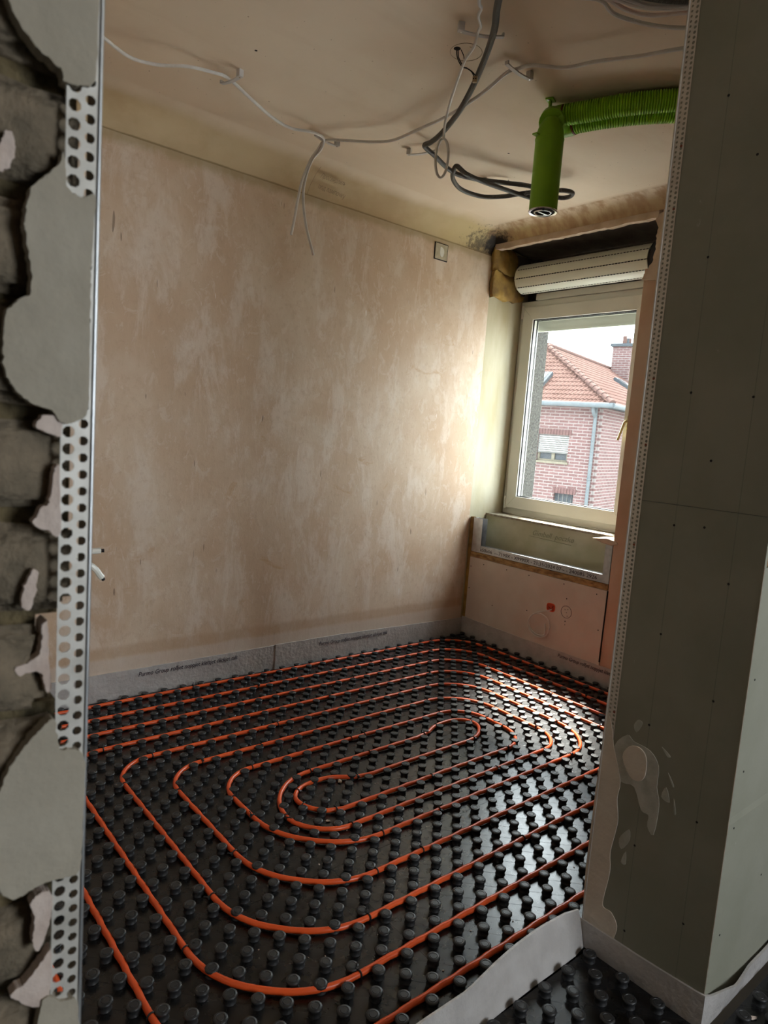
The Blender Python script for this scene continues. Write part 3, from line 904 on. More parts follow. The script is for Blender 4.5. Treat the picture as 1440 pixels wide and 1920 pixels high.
# ---------------- foam lumps in the shutter box side
def lump(name, poly, y0, depth, material, label, seed):
    """bumpy pad standing on the reveal plane"""
    xs = [p[0] for p in poly]
    zs = [p[1] for p in poly]
    bm = bmesh.new()
    vs = [bm.verts.new((a, y0, b)) for a, b in smoothloop(poly, 3)]
    f = bm.faces.new(vs)
    r = bmesh.ops.extrude_face_region(bm, geom=[f])
    nv = [e for e in r['geom'] if isinstance(e, bmesh.types.BMVert)]
    bmesh.ops.translate(bm, vec=(0, -depth, 0), verts=nv)
    bmesh.ops.recalc_face_normals(bm, faces=bm.faces)
    bmesh.ops.triangulate(bm, faces=bm.faces)
    bmesh.ops.subdivide_edges(bm, edges=[e for e in bm.edges if e.calc_length() > 0.02], cuts=3, use_grid_fill=True)
    for v in bm.verts:
        v.co += noise.noise_vector(v.co * 22 + Vector((seed, 0, 0))) * 0.010 * Vector((1, 1, 1)).x
        v.co.y = min(v.co.y, y0 + 0.004)
    me = bpy.data.meshes.new(name)
    bm.to_mesh(me)
    bm.free()
    me.polygons.foreach_set('use_smooth', [True] * len(me.polygons))
    me.materials.append(M[material])
    o = bpy.data.objects.new(name, me)
    COL.objects.link(o)
    return tag(o, label, 'foam')


lump('foam_block', [(3.563, 2.705), (3.66, 2.715), (3.76, 2.71), (3.80, 2.66), (3.79, 2.58), (3.82, 2.555), (3.72, 2.545), (3.62, 2.56), (3.56, 2.555)], 3.292, 0.022, 'pu', 'upper brown-yellow foam lump at the left end of the shutter box', 1)
lump('foam_block', [(3.562, 2.545), (3.63, 2.552), (3.72, 2.535), (3.83, 2.54), (3.86, 2.46), (3.90, 2.42), (3.84, 2.385), (3.72, 2.375), (3.60, 2.385), (3.562, 2.39)], 3.292, 0.026, 'pu', 'lower brown-yellow foam lump beside the top of the window frame', 9)
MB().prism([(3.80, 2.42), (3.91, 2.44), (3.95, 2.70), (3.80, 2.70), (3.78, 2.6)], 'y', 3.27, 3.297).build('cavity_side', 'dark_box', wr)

# ================================================================== UNDER THE WINDOW
pb = tag(MB().box(XW - 0.006, XW + 0.0065, 2.158, 3.262, 0.0, 0.576).build('plasterboard_panel', 'red_board', bevel=0.001, seg=1), 'pinkish plasterboard panel below the window with cut-out and screws', 'panel')
MB().prism([(2.1625, 0.14), (2.158, 0.576), (2.1525, 0.576), (2.157, 0.14)], 'x', XW - 0.0065, XW + 0.004).build('joint_gap_shade', 'hole', pb)  # dark strip painted as the shade inside the crack beside the panel
screws(pb, [(3.246, 0.508), (3.129, 0.542), (2.922, 0.547), (2.733, 0.549), (2.459, 0.552), (2.224, 0.542), (3.246, 0.351), (3.019, 0.277), (2.722, 0.316), (2.428, 0.465), (2.188, 0.33), (2.423, 0.322)], 'x', XW - 0.006, 0.004)
cpts = [(XW - 0.0065, 2.4215 + 0.0385 * math.cos(t * math.pi / 16), 0.382 + 0.038 * math.sin(t * math.pi / 16)) for t in range(32)]
pc = MB().tube(cpts, 0.0013, 5, closed=True).build('marked_circle', 'ink', pb)
screws(pb, [(2.432, 0.395), (2.412, 0.40), (2.42, 0.378), (2.412, 0.358), (2.422, 0.300)], 'x', XW - 0.006, 0.0028)
tag(MB().box(XW - 0.004, XW + 0.06, 2.158, 3.275, 0.578, 0.6145).build('osb_strip', 'osb', bevel=0.001, seg=1), 'flaky brown OSB strip on top of the pinkish panel', 'board')
mp_ = empty('metal_profile', (XW + 0.02, 2.72, 0.615), 'galvanised U-shaped drywall profile frame standing on the OSB strip', 'profile')
px0, px1 = XW + 0.0, XW + 0.05
ch = MB().box(px0, px0 + .0015, 2.170, 3.255, 0.616, 0.665).box(px1 - .0015, px1, 2.170, 3.255, 0.616, 0.665).box(px0, px1, 2.170, 3.255, 0.616, 0.6175)
ch.box(px0 - 0.0005, px0 + 0.006, 2.170, 3.255, 0.6635, 0.666).build('channel', 'zinc', mp_)
pl_ = MB().box(px0 - .002, px0, 3.178, 3.264, 0.617, 0.855).box(px0, px1, 3.262, 3.264, 0.617, 0.855).box(px1 - .002, px1, 3.178, 3.264, 0.617, 0.855)
pl_.build('post', 'zinc', mp_)
pr_ = MB().box(px0 - .002, px0, 2.158, 2.204, 0.617, 0.853).box(px0, px1, 2.158, 2.160, 0.617, 0.853).box(px1 - .002, px1, 2.158, 2.204, 0.617, 0.853)
pr_.build('post', 'zinc', mp_)
text_mesh('stamped_marks', '8x50x06  ---7190X - X9990X - 21:35/2024 07-- - 240085 2926', 0.033, 'ink', mp_, (px0 - 0.0008, 3.20, 0.628), (0, -1, 0), (0, 0, 1), width=0.96)
# pencil note on the niche back wall
text_mesh('pencil_note', 'Gimbell  poczko', 0.05, 'pencil2', wr, (3.7385, 2.87, 0.79), (0, -1, 0), (0, 0, 1), shear=0.3, width=0.33)
MB().tube([(3.7385, 2.89, 0.78), (3.7385, 2.55, 0.772)], 0.001, 4).build('pencil_line', 'pencil2', wr)
# orange junction box
jb = empty('junction_box', (XW - 0.006, 2.538, 0.383), 'orange plastic junction box sunk into the pinkish panel', 'junction box')
prof = [(2.538 + 0.032 * (abs(math.cos(t)) ** 0.6) * (1 if math.cos(t) > 0 else -1), 0.383 + 0.027 * (abs(math.sin(t)) ** 0.6) * (1 if math.sin(t) > 0 else -1)) for t in [2 * math.pi * k / 28 for k in range(28)]]
inn = [(2.538 + (a - 2.538) * 0.86, 0.383 + (b - 0.383) * 0.86) for a, b in prof]
mb = MB()
n = len(prof)
xa, xb = XW - 0.0085, XW - 0.0055
vs = [(xa, a, b) for a, b in prof] + [(xa, a, b) for a, b in inn] + [(xb, a, b) for a, b in prof] + [(xb, a, b) for a, b in inn]
fs = []
for i in range(n):
    j = (i + 1) % n
    fs += [(i, j, n + j, n + i), (i, 2 * n + i, 2 * n + j, j), (n + i, n + j, 3 * n + j, 3 * n + i)]
mb.add(vs, fs).build('rim', 'box_orange', jb)
MB().prism(inn, 'x', XW - 0.0068, XW - 0.0062).build('back', mat('orange_box_inside', (0.42, 0.04, 0.008), 0.6), jb)
MB().tube([(XW - 0.0075, 2.52, 0.395), (XW - 0.0075, 2.535, 0.37), (XW - 0.0075, 2.556, 0.386)], 0.0012, 6).build('inner_rib', 'hole', jb)
# white cable loop
lp = [(3.57, 2.528, 0.372), (3.555, 2.545, 0.362), (3.55, 2.61, 0.338), (3.552, 2.665, 0.30), (3.556, 2.690, 0.25), (3.56, 2.672, 0.20), (3.562, 2.605, 0.172), (3.562, 2.55, 0.195), (3.558, 2.522, 0.25), (3.553, 2.535, 0.305), (3.551, 2.585, 0.328), (3.553, 2.65, 0.315), (3.557, 2.685, 0.262), (3.562, 2.675, 0.215), (3.565, 2.62, 0.185), (3.565, 2.565, 0.195), (3.562, 2.555, 0.23), (3.56, 2.562, 0.27)]
tag(MB().tube(smoothpath(lp, 6), 0.0042, 8).build('cable_loop', 'cable', smooth=True), 'thin white cable coiled in a loop hanging out of the orange box', 'cable')
# cover plate on the plaster wall
cpn = empty('cover_plate', (3.078, YW, 2.575), 'small square yellowed cover plate high on the pinkish wall near the corner', 'cover plate')
MB().box(3.022, 3.138, YW - 0.004, YW + 0.002, 2.518, 2.622).build('edge', 'hole', cpn)
MB().box(3.027, 3.133, YW - 0.007, YW - 0.003, 2.523, 2.618).build('plate', 'plug', cpn, bevel=0.002)
MB().prism(smoothloop([(3.075, 2.60), (3.10, 2.585), (3.098, 2.55), (3.082, 2.538), (3.068, 2.555), (3.066, 2.59)], 3), 'y', YW - 0.0085, YW - 0.006).build('filler_dab', 'white_pvc', cpn)

# ================================================================== FLOOR MATS
def stud_data(nseg=12):
    prof = [(0.0168, 0.0), (0.0152, 0.004), (0.0152, 0.0125), (0.0182, 0.0155), (0.0185, 0.0198), (0.0165, 0.0221), (0.0118, 0.0224), (0.0111, 0.0215), (0.0098, 0.0215), (0.0091, 0.0224), (0.002, 0.0225)]
    mb = MB().lathe(prof, nseg)
    return mb


sp = stud_data()
stud_me = bpy.data.meshes.new('stud')
stud_me.from_pydata(sp.v, [], sp.f)
bm = bmesh.new()
bm.from_mesh(stud_me)
bmesh.ops.recalc_face_normals(bm, faces=bm.faces)
bm.to_mesh(stud_me)
bm.free()
stud_me.polygons.foreach_set('use_smooth', [True] * len(stud_me.polygons))
stud_me.set_sharp_from_angle(angle=math.radians(50))
stud_me.materials.append(M['stud'])


def pix(p):
    d = Vector(p) - CAM_POS
    z = d.dot(fw)
    return 720 + FPX * d.dot(cr) / z, 960 + FPX * d.dot(cd) / z, z


def lay_studs(pos, root, limit=300):
    """the studs that show largest become parts of their own, the rest one part"""
    seen, rest = [], []
    for p in pos:
        x, y, z = pix(p)
        if z > 0.1 and 140 < x < 1460 and 1150 < y < 1950 and not (x > 1100 and p[1] > PY1 and y > 1380):
            seen.append((z, p))
        else:
            rest.append(p)
    seen.sort()
    for z, p in seen[:limit]:
        o = bpy.data.objects.new('stud', stud_me)
        COL.objects.link(o)
        attach(o, root)
        o.location = p
    rest += [p for z, p in seen[limit:]]
    if rest:
        mb = MB()
        for p in rest:
            mb.add([(a + p[0], b + p[1], c + p[2]) for a, b, c in sp.v], sp.f)
        mb.build('stud_field', 'stud', root, smooth=True, kind='stuff')


room_mat = empty('stud_mat', (1.8, 2.1, -0.03), 'black studded heating mat covering the whole room floor under the orange pipe', 'mat')
rows = [(0.944, 1.6245), (1.6255, 2.4495), (2.4505, 3.288)]
for i, (a, b) in enumerate(rows):
    cuts = [0.07, 1.25 + 0.35 * (i % 2), 2.45 + 0.35 * (i % 2), 3.573]
    for k in range(3):
        MB().box(cuts[k] + (0.0004 if k else 0), cuts[k + 1] - 0.0004, a, b, -0.03, 0.0).build('mat_sheet', 'mat', room_mat)
pos = []
for j in range(20, 66):
    for i in range(2, 72):
        if (i + j) % 2 == 0:
            x, y = i * P, j * P
            if 0.09 < x < 3.555 and 0.985 < y < 3.27:
                pos.append((x, y, 0.0))
lay_studs(pos, room_mat)
hall_mat = empty('stud_mat', (1.3, 0.6, -0.03), 'black studded mat outside the foam divider in front of the green pillar', 'mat')
MB().box(-0.6, 1.652, -1.2, 0.9335, -0.03, 0.0).build('mat_sheet', 'mat', hall_mat)
MB().box(1.6525, 2.8, -1.2, 0.585, -0.03, 0.0).build('mat_sheet', 'mat', hall_mat)
pos = []
for j in range(-40, 1):
    for i in range(-44, 28):
        if (i + j) % 2 == 0:
            x, y = 1.52 + i * P, 0.908 + j * P
            if -0.58 < x < 2.75 and -1.15 < y and ((x < 1.64 and y < 0.915) or y < 0.575):
                if not (x < JX + 0.03 and y > 0.48):
                    pos.append((x, y, 0.0))
lay_studs(pos, hall_mat)

# ================================================================== HEATING PIPE (double spiral)
def corner(p, d_in, d_out, c):
    """chamfered, rounded corner at p on the half grid (grid units)"""
    p = Vector(p)
    a = p - Vector(d_in) * c
    b = p + Vector(d_out) * c
    return a, b


def bend_pts(A, B, C, cw):
    """replace vertex B between A and C by a rounded chamfer"""
    d1 = (B - A).normalized()
    d2 = (C - B).normalized()
    # the diagonal must run between the staggered studs
    dd = d1 + d2
    c = cw
    for t in (cw, cw + 1, cw - 1):
        q = B - d1 * t
        s_ = q.x - q.y if dd.x * dd.y > 0 else q.x + q.y
        if abs((round(s_, 3)) % 2 - 1) < 0.01:
            c = t
            break
    e = min(c * 0.7, 2.6)
    q1, q2 = B - d1 * c, B + d2 * c
    dd = (q2 - q1).normalized()
    out_ = []
    for p, u, v in ((q1, d1, dd), (q2, dd, d2)):
        a, b = p - u * e, p + v * e
        if p is q1 and (q2 - q1).length < 2 * e:
            b = p + v * (q2 - q1).length / 2
        if p is q2 and (q2 - q1).length < 2 * e:
            a = p - u * (q2 - q1).length / 2
        for k in range(9):
            t = k / 8
            out_.append(a * (1 - t) ** 2 + p * 2 * t * (1 - t) + b * t * t)
    return out_, (out_[0], out_[-1])


V2 = lambda a, b: Vector((a, b, 0))
# spiral one: from the doorway along F1 inwards to the centre, then back out
chain = [V2(5.5, 19.7), V2(5.5, 64.5), V2(69.5, 64.5), V2(69.5, 21.5), V2(11.5, 21.5), V2(11.5, 58.5), V2(63.5, 58.5), V2(63.5, 27.5), V2(17.5, 27.5), V2(17.5, 52.5),
         V2(57.5, 52.5), V2(57.5, 33.5), V2(23.5, 33.5), V2(23.5, 46.5), V2(51.7, 46.5), V2(51.7, 37.5)]
mid = [V2(29.6, 37.55), V2(28.4, 38.0), V2(27.55, 39.0), V2(27.3, 40.2), V2(27.7, 41.1), V2(28.7, 41.75), V2(30.2, 41.95), V2(31.6, 41.7), V2(33.1, 40.85), V2(34.6, 40.5), V2(36, 40.5),
       V2(44.5, 40.5), V2(46.4, 40.5), V2(48.0, 40.9), V2(49.2, 41.8), V2(49.75, 42.8), V2(49.4, 43.9), V2(48.4, 44.5), V2(47.0, 44.6), V2(45.6, 44.4), V2(44.2, 43.8), V2(42.5, 43.5)]
chain2 = [V2(25.5, 43.5), V2(25.5, 35.5), V2(54.5, 35.5), V2(54.5, 49.5), V2(20.5, 49.5), V2(20.5, 30.5), V2(60.5, 30.5), V2(60.5, 55.5), V2(14.5, 55.5), V2(14.5, 24.5), V2(66.5, 24.5), V2(66.5, 61.5), V2(8.5, 61.5), V2(8.5, 19.7)]
ties2 = []


def expand(ch_):
    out_ = [ch_[0]]
    for i in range(1, len(ch_) - 1):
        A, B, C_ = ch_[i - 1], ch_[i], ch_[i + 1]
        lower_left = (B.x < 30 and B.y < 40)
        small = B.x in (25.5, 51.7) or B.y in (37.5,) or (B.x in (54.5, 57.5) and B.y < 36)
        pts, tt = bend_pts(A, B, C_, 2 if small else (4 if lower_left else 2))
        out_ += pts
        ties2.extend(tt)
    out_.append(ch_[-1])
    return out_


p1 = expand(chain + [mid[0]])[:-1]
p2 = expand([mid[-1]] + chain2)[1:]
raw = p1 + smoothpath(mid, 5) + p2
# resample the straights and let the pipe lean gently from stud to stud
pts = []
for i in range(len(raw) - 1):
    a, b = raw[i], raw[i + 1]
    L = (b - a).length
    nn = max(1, int(L / 0.5))
    d = (b - a).normalized() if L > 1e-6 else X1
    nv = Vector((-d.y, d.x, 0))
    for k in range(nn):
        q = a + (b - a) * (k / nn)
        wob = 0.0
        if L > 4:
            tpar = q.x if abs(d.x) > 0.5 else q.y
            base = math.floor(q.y) if abs(d.x) > 0.5 else math.floor(q.x)
            wob = 0.035 * math.cos(math.pi * (tpar - base)) * min(1, k / 4, (nn - k) / 4)
            wob *= -(1 if abs(d.x) > 0.5 else -1) * (1 if (d.x + d.y) > 0 else -1)
        pts.append(((q.x + nv.x * wob) * P, (q.y + nv.y * wob) * P, 0.0112))
pipe = tag(MB().tube(pts, 0.0086, 10).build('heating_pipe', 'pipe', smooth=True), 'long orange heating pipe laid in a double spiral between the black studs', 'pipe')

# cable ties at the bends and along the runs
tie_proto = None
tie_spots = []
ext = [V2(46.5, 58.5), V2(36, 61.5), V2(30, 64.5), V2(41, 55.5), V2(33, 52.5), V2(29.5, 49.5), V2(38.6, 46.5), V2(37.3, 46.5), V2(36.6, 43.5), V2(43.6, 43.7), V2(33.3, 40.7), V2(29.2, 37.6),
       V2(27.4, 39.4), V2(28.0, 41.4), V2(45.9, 44.5), V2(49.6, 43.3), V2(47.0, 40.6), V2(38.6, 37.5), V2(44.4, 35.5), V2(38, 27.5), V2(43, 24.5), V2(31, 30.5), V2(24, 27.5), V2(35.5, 33.5),
       V2(66.5, 41), V2(63.5, 44), V2(49, 21.5), V2(53, 61.5), V2(66.5, 50)]
for t in ties2 + ext:
    # tangent from the path
    q = Vector((t.x * P, t.y * P, 0.0112))
    if not (0.05 < q.x < 3.56 and 0.98 < q.y < 3.28):
        continue
    i = min(range(1, len(pts) - 1), key=lambda k: (Vector(pts[k]) - q).length)
    q = Vector(pts[i])
    d = (Vector(pts[i + 1]) - Vector(pts[i - 1])).normalized()
    tie_spots.append((q, d))
rt_ = random.Random(5)
for q, d in tie_spots:
    if tie_proto is None:
        rings = [(0, 0.0102 * math.cos(a), 0.0102 * math.sin(a)) for a in [2 * math.pi * k / 14 for k in range(14)]]
        mb = MB().tube(rings, 0.0023, 6, closed=True)
        mb.tube([(0.0012, 0.0102 * math.cos(a), 0.0102 * math.sin(a)) for a in [2 * math.pi * k / 14 for k in range(14)]], 0.0014, 6, closed=True)
        mb.box(-0.004, 0.004, 0.008, 0.015, 0.002, 0.010)
        mb.tube([(0, 0.012, 0.006), (0.003, 0.018, 0.014), (0.006, 0.022, 0.016)], 0.0017, 5)
        tie_proto = mb.build('cable_tie', 'tie', smooth=True)
        o = tie_proto
    else:
        o = copyobj(tie_proto)
    o.location = q
    o.rotation_euler = (rt_.uniform(-0.5, 0.5), 0, math.atan2(d.y, d.x) + rt_.uniform(-.12, .12) + (math.pi if rt_.random() < .4 else 0))
    tag(o, 'small black cable tie holding the orange floor pipe to a stud', 'cable tie', 'cable ties on the heating pipe')

# plaster crumbs
cr_me = []
for s in range(4):
    bm = bmesh.new()
    bmesh.ops.create_icosphere(bm, subdivisions=1, radius=1.0)
    for v in bm.verts:
        v.co += noise.noise_vector(v.co * 1.7 + Vector((s * 9, 0, 0))) * 0.5
        v.co.z *= 0.45
    me = bpy.data.meshes.new('plaster_crumb')
    bm.to_mesh(me)
    bm.free()
    me.materials.append(M['crumb'])
    cr_me.append(me)
crumbs = [(29.6, 41.45, .007), (31.9, 41.1, .013), (27.9, 37.0, .009), (30.5, 40.6, .004), (26.2, 38.2, .005), (22.4, 34.6, .003), (24.6, 33.3, .004), (27.2, 30.8, .003), (25.4, 29.2, .003), (23.3, 24.7, .004), (28.4, 35.4, .003),
          (34.2, 39.4, .003), (33.4, 36.2, .003), (24.5, 26.5, .003), (28.5, 23.5, .003), (31.2, 22.6, .003), (25.1, 22.3, .003), (22.2, 28.3, .003), (20.5, 26.7, .003), (17.8, 29.1, .003), (36.5, 50.6, .003), (33.7, 51.2, .003), (40.2, 57.2, .003), (44.5, 58.9, .003), (38.8, 23.6, .003)]
for k, (a, b, s) in enumerate(crumbs):
    o = bpy.data.objects.new('plaster_crumb', cr_me[k % 4])
    COL.objects.link(o)
    o.scale = (s, s * 0.8, s)
    o.location = (a * P, b * P, s * 0.4)
    o.rotation_euler = (0, 0, k * 1.3)
    tag(o, 'tiny pale plaster crumb lying on the black room mat', 'crumb', 'plaster crumbs on the mat')
o = bpy.data.objects.new('plaster_crumb', cr_me[1])
COL.objects.link(o)
o.scale = (0.016, 0.007, 0.009)
o.location = (1.80, 0.548, 0.004)
o.rotation_euler = (0, 0, -0.6)
tag(o, 'white plaster chip between the studs right of the green pillar', 'crumb')

# ================================================================== FOAM EDGE STRIPS
def strip(name, bot, top, th, label, nz=5, wr_=0.002, seed=0.0, dense=0.05):
    """standing foam strip: bottom and top poly-lines (x,y,z), thickness to the left of travel"""
    def res(pl):
        o_ = [Vector(pl[0])]
        for a, b in zip(pl, pl[1:]):
            a, b = Vector(a), Vector(b)
            k_ = max(1, int((b - a).length / dense))
            o_ += [a + (b - a) * (i / k_) for i in range(1, k_ + 1)]
        return o_
    B = res(bot)
    # same count on top
    T = []
    Lb = [0.0]
    for i in range(1, len(B)):
        Lb.append(Lb[-1] + (B[i] - B[i - 1]).length)
    tp = [Vector(p) for p in top]
    Lt = [0.0]
    for i in range(1, len(tp)):
        Lt.append(Lt[-1] + (tp[i] - tp[i - 1]).length)
    for l in Lb:
        u = l / Lb[-1] * Lt[-1]
        k_ = 0
        while k_ < len(tp) - 2 and Lt[k_ + 1] < u:
            k_ += 1
        f_ = (u - Lt[k_]) / max(1e-9, Lt[k_ + 1] - Lt[k_])
        T.append(tp[k_].lerp(tp[k_ + 1], min(1, f_)))
    N = len(B)
    vs, fs = [], []
    for side in (0, 1):
        for i in range(N):
            t = (B[min(i + 1, N - 1)] - B[max(i - 1, 0)]).normalized()
            nv = Vector((-t.y, t.x, 0))
            for j in range(nz + 1):
                v = B[i].lerp(T[i], j / nz)
                v = v + nv * (th * side) + nv * wr_ * noise.noise((v.x * 6 + seed, v.y * 6, v.z * 14)) * (1 if side == 0 else 0.5)
                if j == nz:
                    v.z += 0.002 * noise.noise((v.x * 11 + seed, v.y * 11, 2))
                vs.append(v)
    S_ = N * (nz + 1)
    for i in range(N - 1):
        for j in range(nz):
            a = i * (nz + 1) + j
            fs.append((a, a + nz + 1, a + nz + 2, a + 1))
            fs.append((S_ + a, S_ + a + 1, S_ + a + nz + 2, S_ + a + nz + 1))
        a, b = i * (nz + 1) + nz, (i + 1) * (nz + 1) + nz
        fs.append((a, b, S_ + b, S_ + a))
        a, b = i * (nz + 1), (i + 1) * (nz + 1)
        fs.append((a, S_ + a, S_ + b, b))
    for i in (0, N - 1):
        for j in range(nz):
            a = i * (nz + 1) + j
            fs.append((a, a + 1, S_ + a + 1, S_ + a))
    return tag(MB().add(vs, fs).build(name, 'foam', smooth=True), label, 'foam strip')


TXT = 'Purmo Group rolljet noppjet klettjet clickjet tsls'
s1 = strip('edge_strip', [(0.07, YW - 0.007, 0), (2.035, YW - 0.007, 0)], [(0.07, YW - 0.007, 0.138), (1.0, YW - 0.007, 0.139), (2.035, YW - 0.007, 0.143)], 0.006, 'grey foam edge strip with black print along the left half of the pinkish wall', seed=1)
text_mesh('printed_text', TXT, 0.034, 'ink', s1, (1.225, YW - 0.0105, 0.098), (1, 0, 0.006), (0, 0, 1), shear=0.25, width=0.55)
s2 = strip('edge_strip', [(2.02, YW - 0.011, 0), (3.572, YW - 0.011, 0)], [(2.02, YW - 0.011, 0.147), (2.5, YW - 0.011, 0.146), (3.572, YW - 0.011, 0.122)], 0.006, 'grey foam edge strip with black print running into the window corner', seed=5)
text_mesh('printed_text', TXT, 0.034, 'ink', s2, (2.32, YW - 0.0145, 0.098), (1, 0, 0.0), (0, 0, 1), shear=0.25, width=0.54)
s3 = strip('edge_strip', [(XW - 0.012, 3.285, 0), (XW - 0.012, 1.2, 0)], [(XW - 0.012, 3.285, 0.135), (XW - 0.012, 2.75, 0.125), (XW - 0.012, 1.2, 0.118)], 0.006, 'grey foam edge strip with black print along the foot of the window wall', seed=9)
text_mesh('printed_text', TXT, 0.034, 'ink', s3, (XW - 0.0155, 2.445, 0.088), (0, -1, 0), (0, 0, 1), shear=0.25, width=0.54)
strip('edge_strip', [(PX - 0.008, PY1 + 0.004, 0), (PX - 0.008, PY0 + 0.02, 0), (PX - 0.0065, PY0 - 0.004, 0), (PX + 0.018, PY0 - 0.0095, 0), (2.75, PY0 - 0.0095, 0)],
      [(PX - 0.008, PY1 + 0.004, 0.075), (PX - 0.007, 0.80, 0.078), (PX - 0.0065, PY0 + 0.02, 0.088), (PX - 0.0065, PY0 - 0.004, 0.092), (PX + 0.018, PY0 - 0.011, 0.085), (1.78, PY0 - 0.03, 0.075), (1.9, PY0 - 0.014, 0.062), (2.75, PY0 - 0.012, 0.06)], 0.006, 'grey foam edge strip wrapped round the foot of the green pillar', seed=13, dense=0.02)
strip('edge_strip', [(0.16, 0.93, 0), (0.7, 0.932, 0), (1.22, 0.934, 0), (1.42, 0.938, 0), (1.60, 0.938, 0), (1.648, 0.945, 0)],
      [(0.16, 0.945, 0.10), (0.9, 0.955, 0.098), (1.016, 0.957, 0.10), (1.172, 0.957, 0.10), (1.289, 0.975, 0.10), (1.40, 0.988, 0.10), (1.50, 0.990, 0.10), (1.60, 0.984, 0.10), (1.648, 0.972, 0.10)], 0.006, 'loose grey foam divider strip standing free between the two mats', seed=17, dense=0.03)

# ================================================================== CORNER BEADS
def bead_mesh(mb, z0_, z1_, pitch, cols, place, th=0.0006):
    """perforated flange: cols = [(u centre, cell width, hole radius, phase)]; place(u, z, d) -> point"""
    for uc, cw_, hr, ph in cols:
        k_ = int((z1_ - z0_) / pitch) + 2
        for i in range(-1, k_):
            zc_ = z0_ + (i + 0.5 + ph) * pitch
            a0, a1 = max(zc_ - pitch / 2, z0_), min(zc_ + pitch / 2, z1_)
            if a1 - a0 < pitch * 0.98:
                if a1 > a0:
                    mb.add([place(uc - cw_ / 2, a0, 0), place(uc + cw_ / 2, a0, 0), place(uc + cw_ / 2, a1, 0), place(uc - cw_ / 2, a1, 0)], [(0, 1, 2, 3)])
                continue
            sq, ho, hb_ = [], [], []
            for j in range(8):
                t = math.pi / 4 * j + math.pi / 8
                ho.append(place(uc + hr * math.cos(t), zc_ + hr * math.sin(t), 0))
                hb_.append(place(uc + hr * math.cos(t), zc_ + hr * math.sin(t), th))
                sx_ = [1, 0.414, -0.414, -1, -1, -0.414, 0.414, 1][j]
                sz_ = [0.414, 1, 1, 0.414, -0.414, -1, -1, -0.414][j]
                sq.append(place(uc + sx_ * cw_ / 2, zc_ + sz_ * pitch / 2, 0))
            crn = [place(uc + a * cw_ / 2, zc_ + b * pitch / 2, 0) for a, b in ((1, 1), (-1, 1), (-1, -1), (1, -1))]
            fs_ = [(j, (j + 1) % 8, 8 + (j + 1) % 8, 8 + j) for j in range(8)]
            fs_ += [(8 + j, 8 + (j + 1) % 8, 16 + (j + 1) % 8, 16 + j) for j in range(8)]
            fs_ += [(0, 24, 1), (2, 25, 3), (4, 26, 5), (6, 27, 7)]
            mb.add(sq + ho + hb_ + crn, fs_)


bl = empty('corner_bead', (JX, JY, 0), 'dusty galvanised perforated corner bead on the left brick jamb', 'corner bead')
mb = MB()
bead_mesh(mb, 0.0, H - 0.005, 0.0119, [(0.1265, 0.0106, 0.0042, 0.0), (0.1363, 0.009, 0.0034, 0.5)], lambda u, z, d: (u, JY + d, z))
mb.build('flange', 'bead_left', bl)
MB().tube([(JX + 0.0007, JY + 0.0015, 0.0), (JX + 0.0007, JY + 0.0015, H - 0.005)], 0.0017, 10).build('nose', 'zinc', bl, smooth=True)
MB().box(JX + 0.001, JX + 0.0018, JY + 0.001, JY + 0.03, 0.0, H - 0.005).build('side_flange', 'bead_left', bl)
br_ = empty('corner_bead', (PX, PY1, 0.6), 'pale perforated corner bead down the far edge of the green pillar', 'corner bead')
mb = MB()
bead_mesh(mb, 0.62, H - 0.005, 0.0117, [(0.9555, 0.012, 0.0032, 0.0), (0.9425, 0.014, 0.0038, 0.5)], lambda u, z, d: (PX - 0.0012 + d, u, z))
mb.build('flange', 'bead', br_)
MB().tube([(PX - 0.0012, 0.9645, 0.07), (PX - 0.0012, 0.9645, H - 0.005)], 0.0026, 10).build('nose', 'bead', br_, smooth=True)
for z in (0.70, 1.165, 1.43, 1.60, 2.02, 2.17):
    MB().lathe([(0.0035, 0), (0.003, 0.0012), (0.001, 0.0014)], 10, (PX - 0.001, 0.9425, z), (-1, 0, 0)).build('screw_head', 'seal', br_)

# ================================================================== CEILING CABLES
def cable(name, pts_, r, material, label, cat='cable', n=8, sub=8, group=None):
    return tag(MB().tube(smoothpath(pts_, sub), r, n).build(name, material, smooth=True), label, cat, group)


zc = H - 0.05
A = [(0.45, 2.55, zc - .01), (0.809, 2.732, zc - .01), (0.867, 2.767, zc - .01), (0.948, 2.80, zc - .01), (1.045, 2.787, zc), (1.126, 2.725, zc + .005), (1.228, 2.72, zc + .02), (1.306, 2.735, zc + .03), (1.43, 2.77, zc + .005),
     (1.572, 2.841, zc), (1.686, 2.87, zc), (1.79, 2.85, zc + .01), (1.88, 2.89, zc + .02), (1.905, 2.95, zc - .01), (1.885, 2.985, 2.70), (1.862, 3.00, 2.61), (1.858, 3.005, 2.52), (1.885, 3.01, 2.40), (1.94, 3.01, 2.265)]
cable('electric_cable', A, 0.0066, 'cable', 'pale cable sagging from the left across the ceiling, its end hanging down the wall')
B_ = [(2.70, 0.98, zc + .03), (2.40, 1.12, zc + .01), (2.247, 1.291, zc), (2.187, 1.43, zc), (2.129, 1.56, zc + .005), (2.082, 1.66, zc), (2.01, 1.745, zc + .01), (2.02, 1.83, zc + .03), (2.0, 1.865, zc + .02), (2.027, 2.02, zc), (2.062, 2.234, zc - .005), (2.075, 2.412, zc), (2.077, 2.596, zc), (2.027, 2.692, zc),
      (1.95, 2.80, zc + .01), (1.90, 2.90, zc + .02), (1.895, 2.96, zc - .01), (1.875, 2.99, 2.69), (1.845, 3.0, 2.60), (1.828, 3.0, 2.52), (1.812, 3.0, 2.41), (1.799, 3.0, 2.33)]
cable('electric_cable', B_, 0.0066, 'cable', 'pale cable crossing the ceiling to the right towards the green ducts')
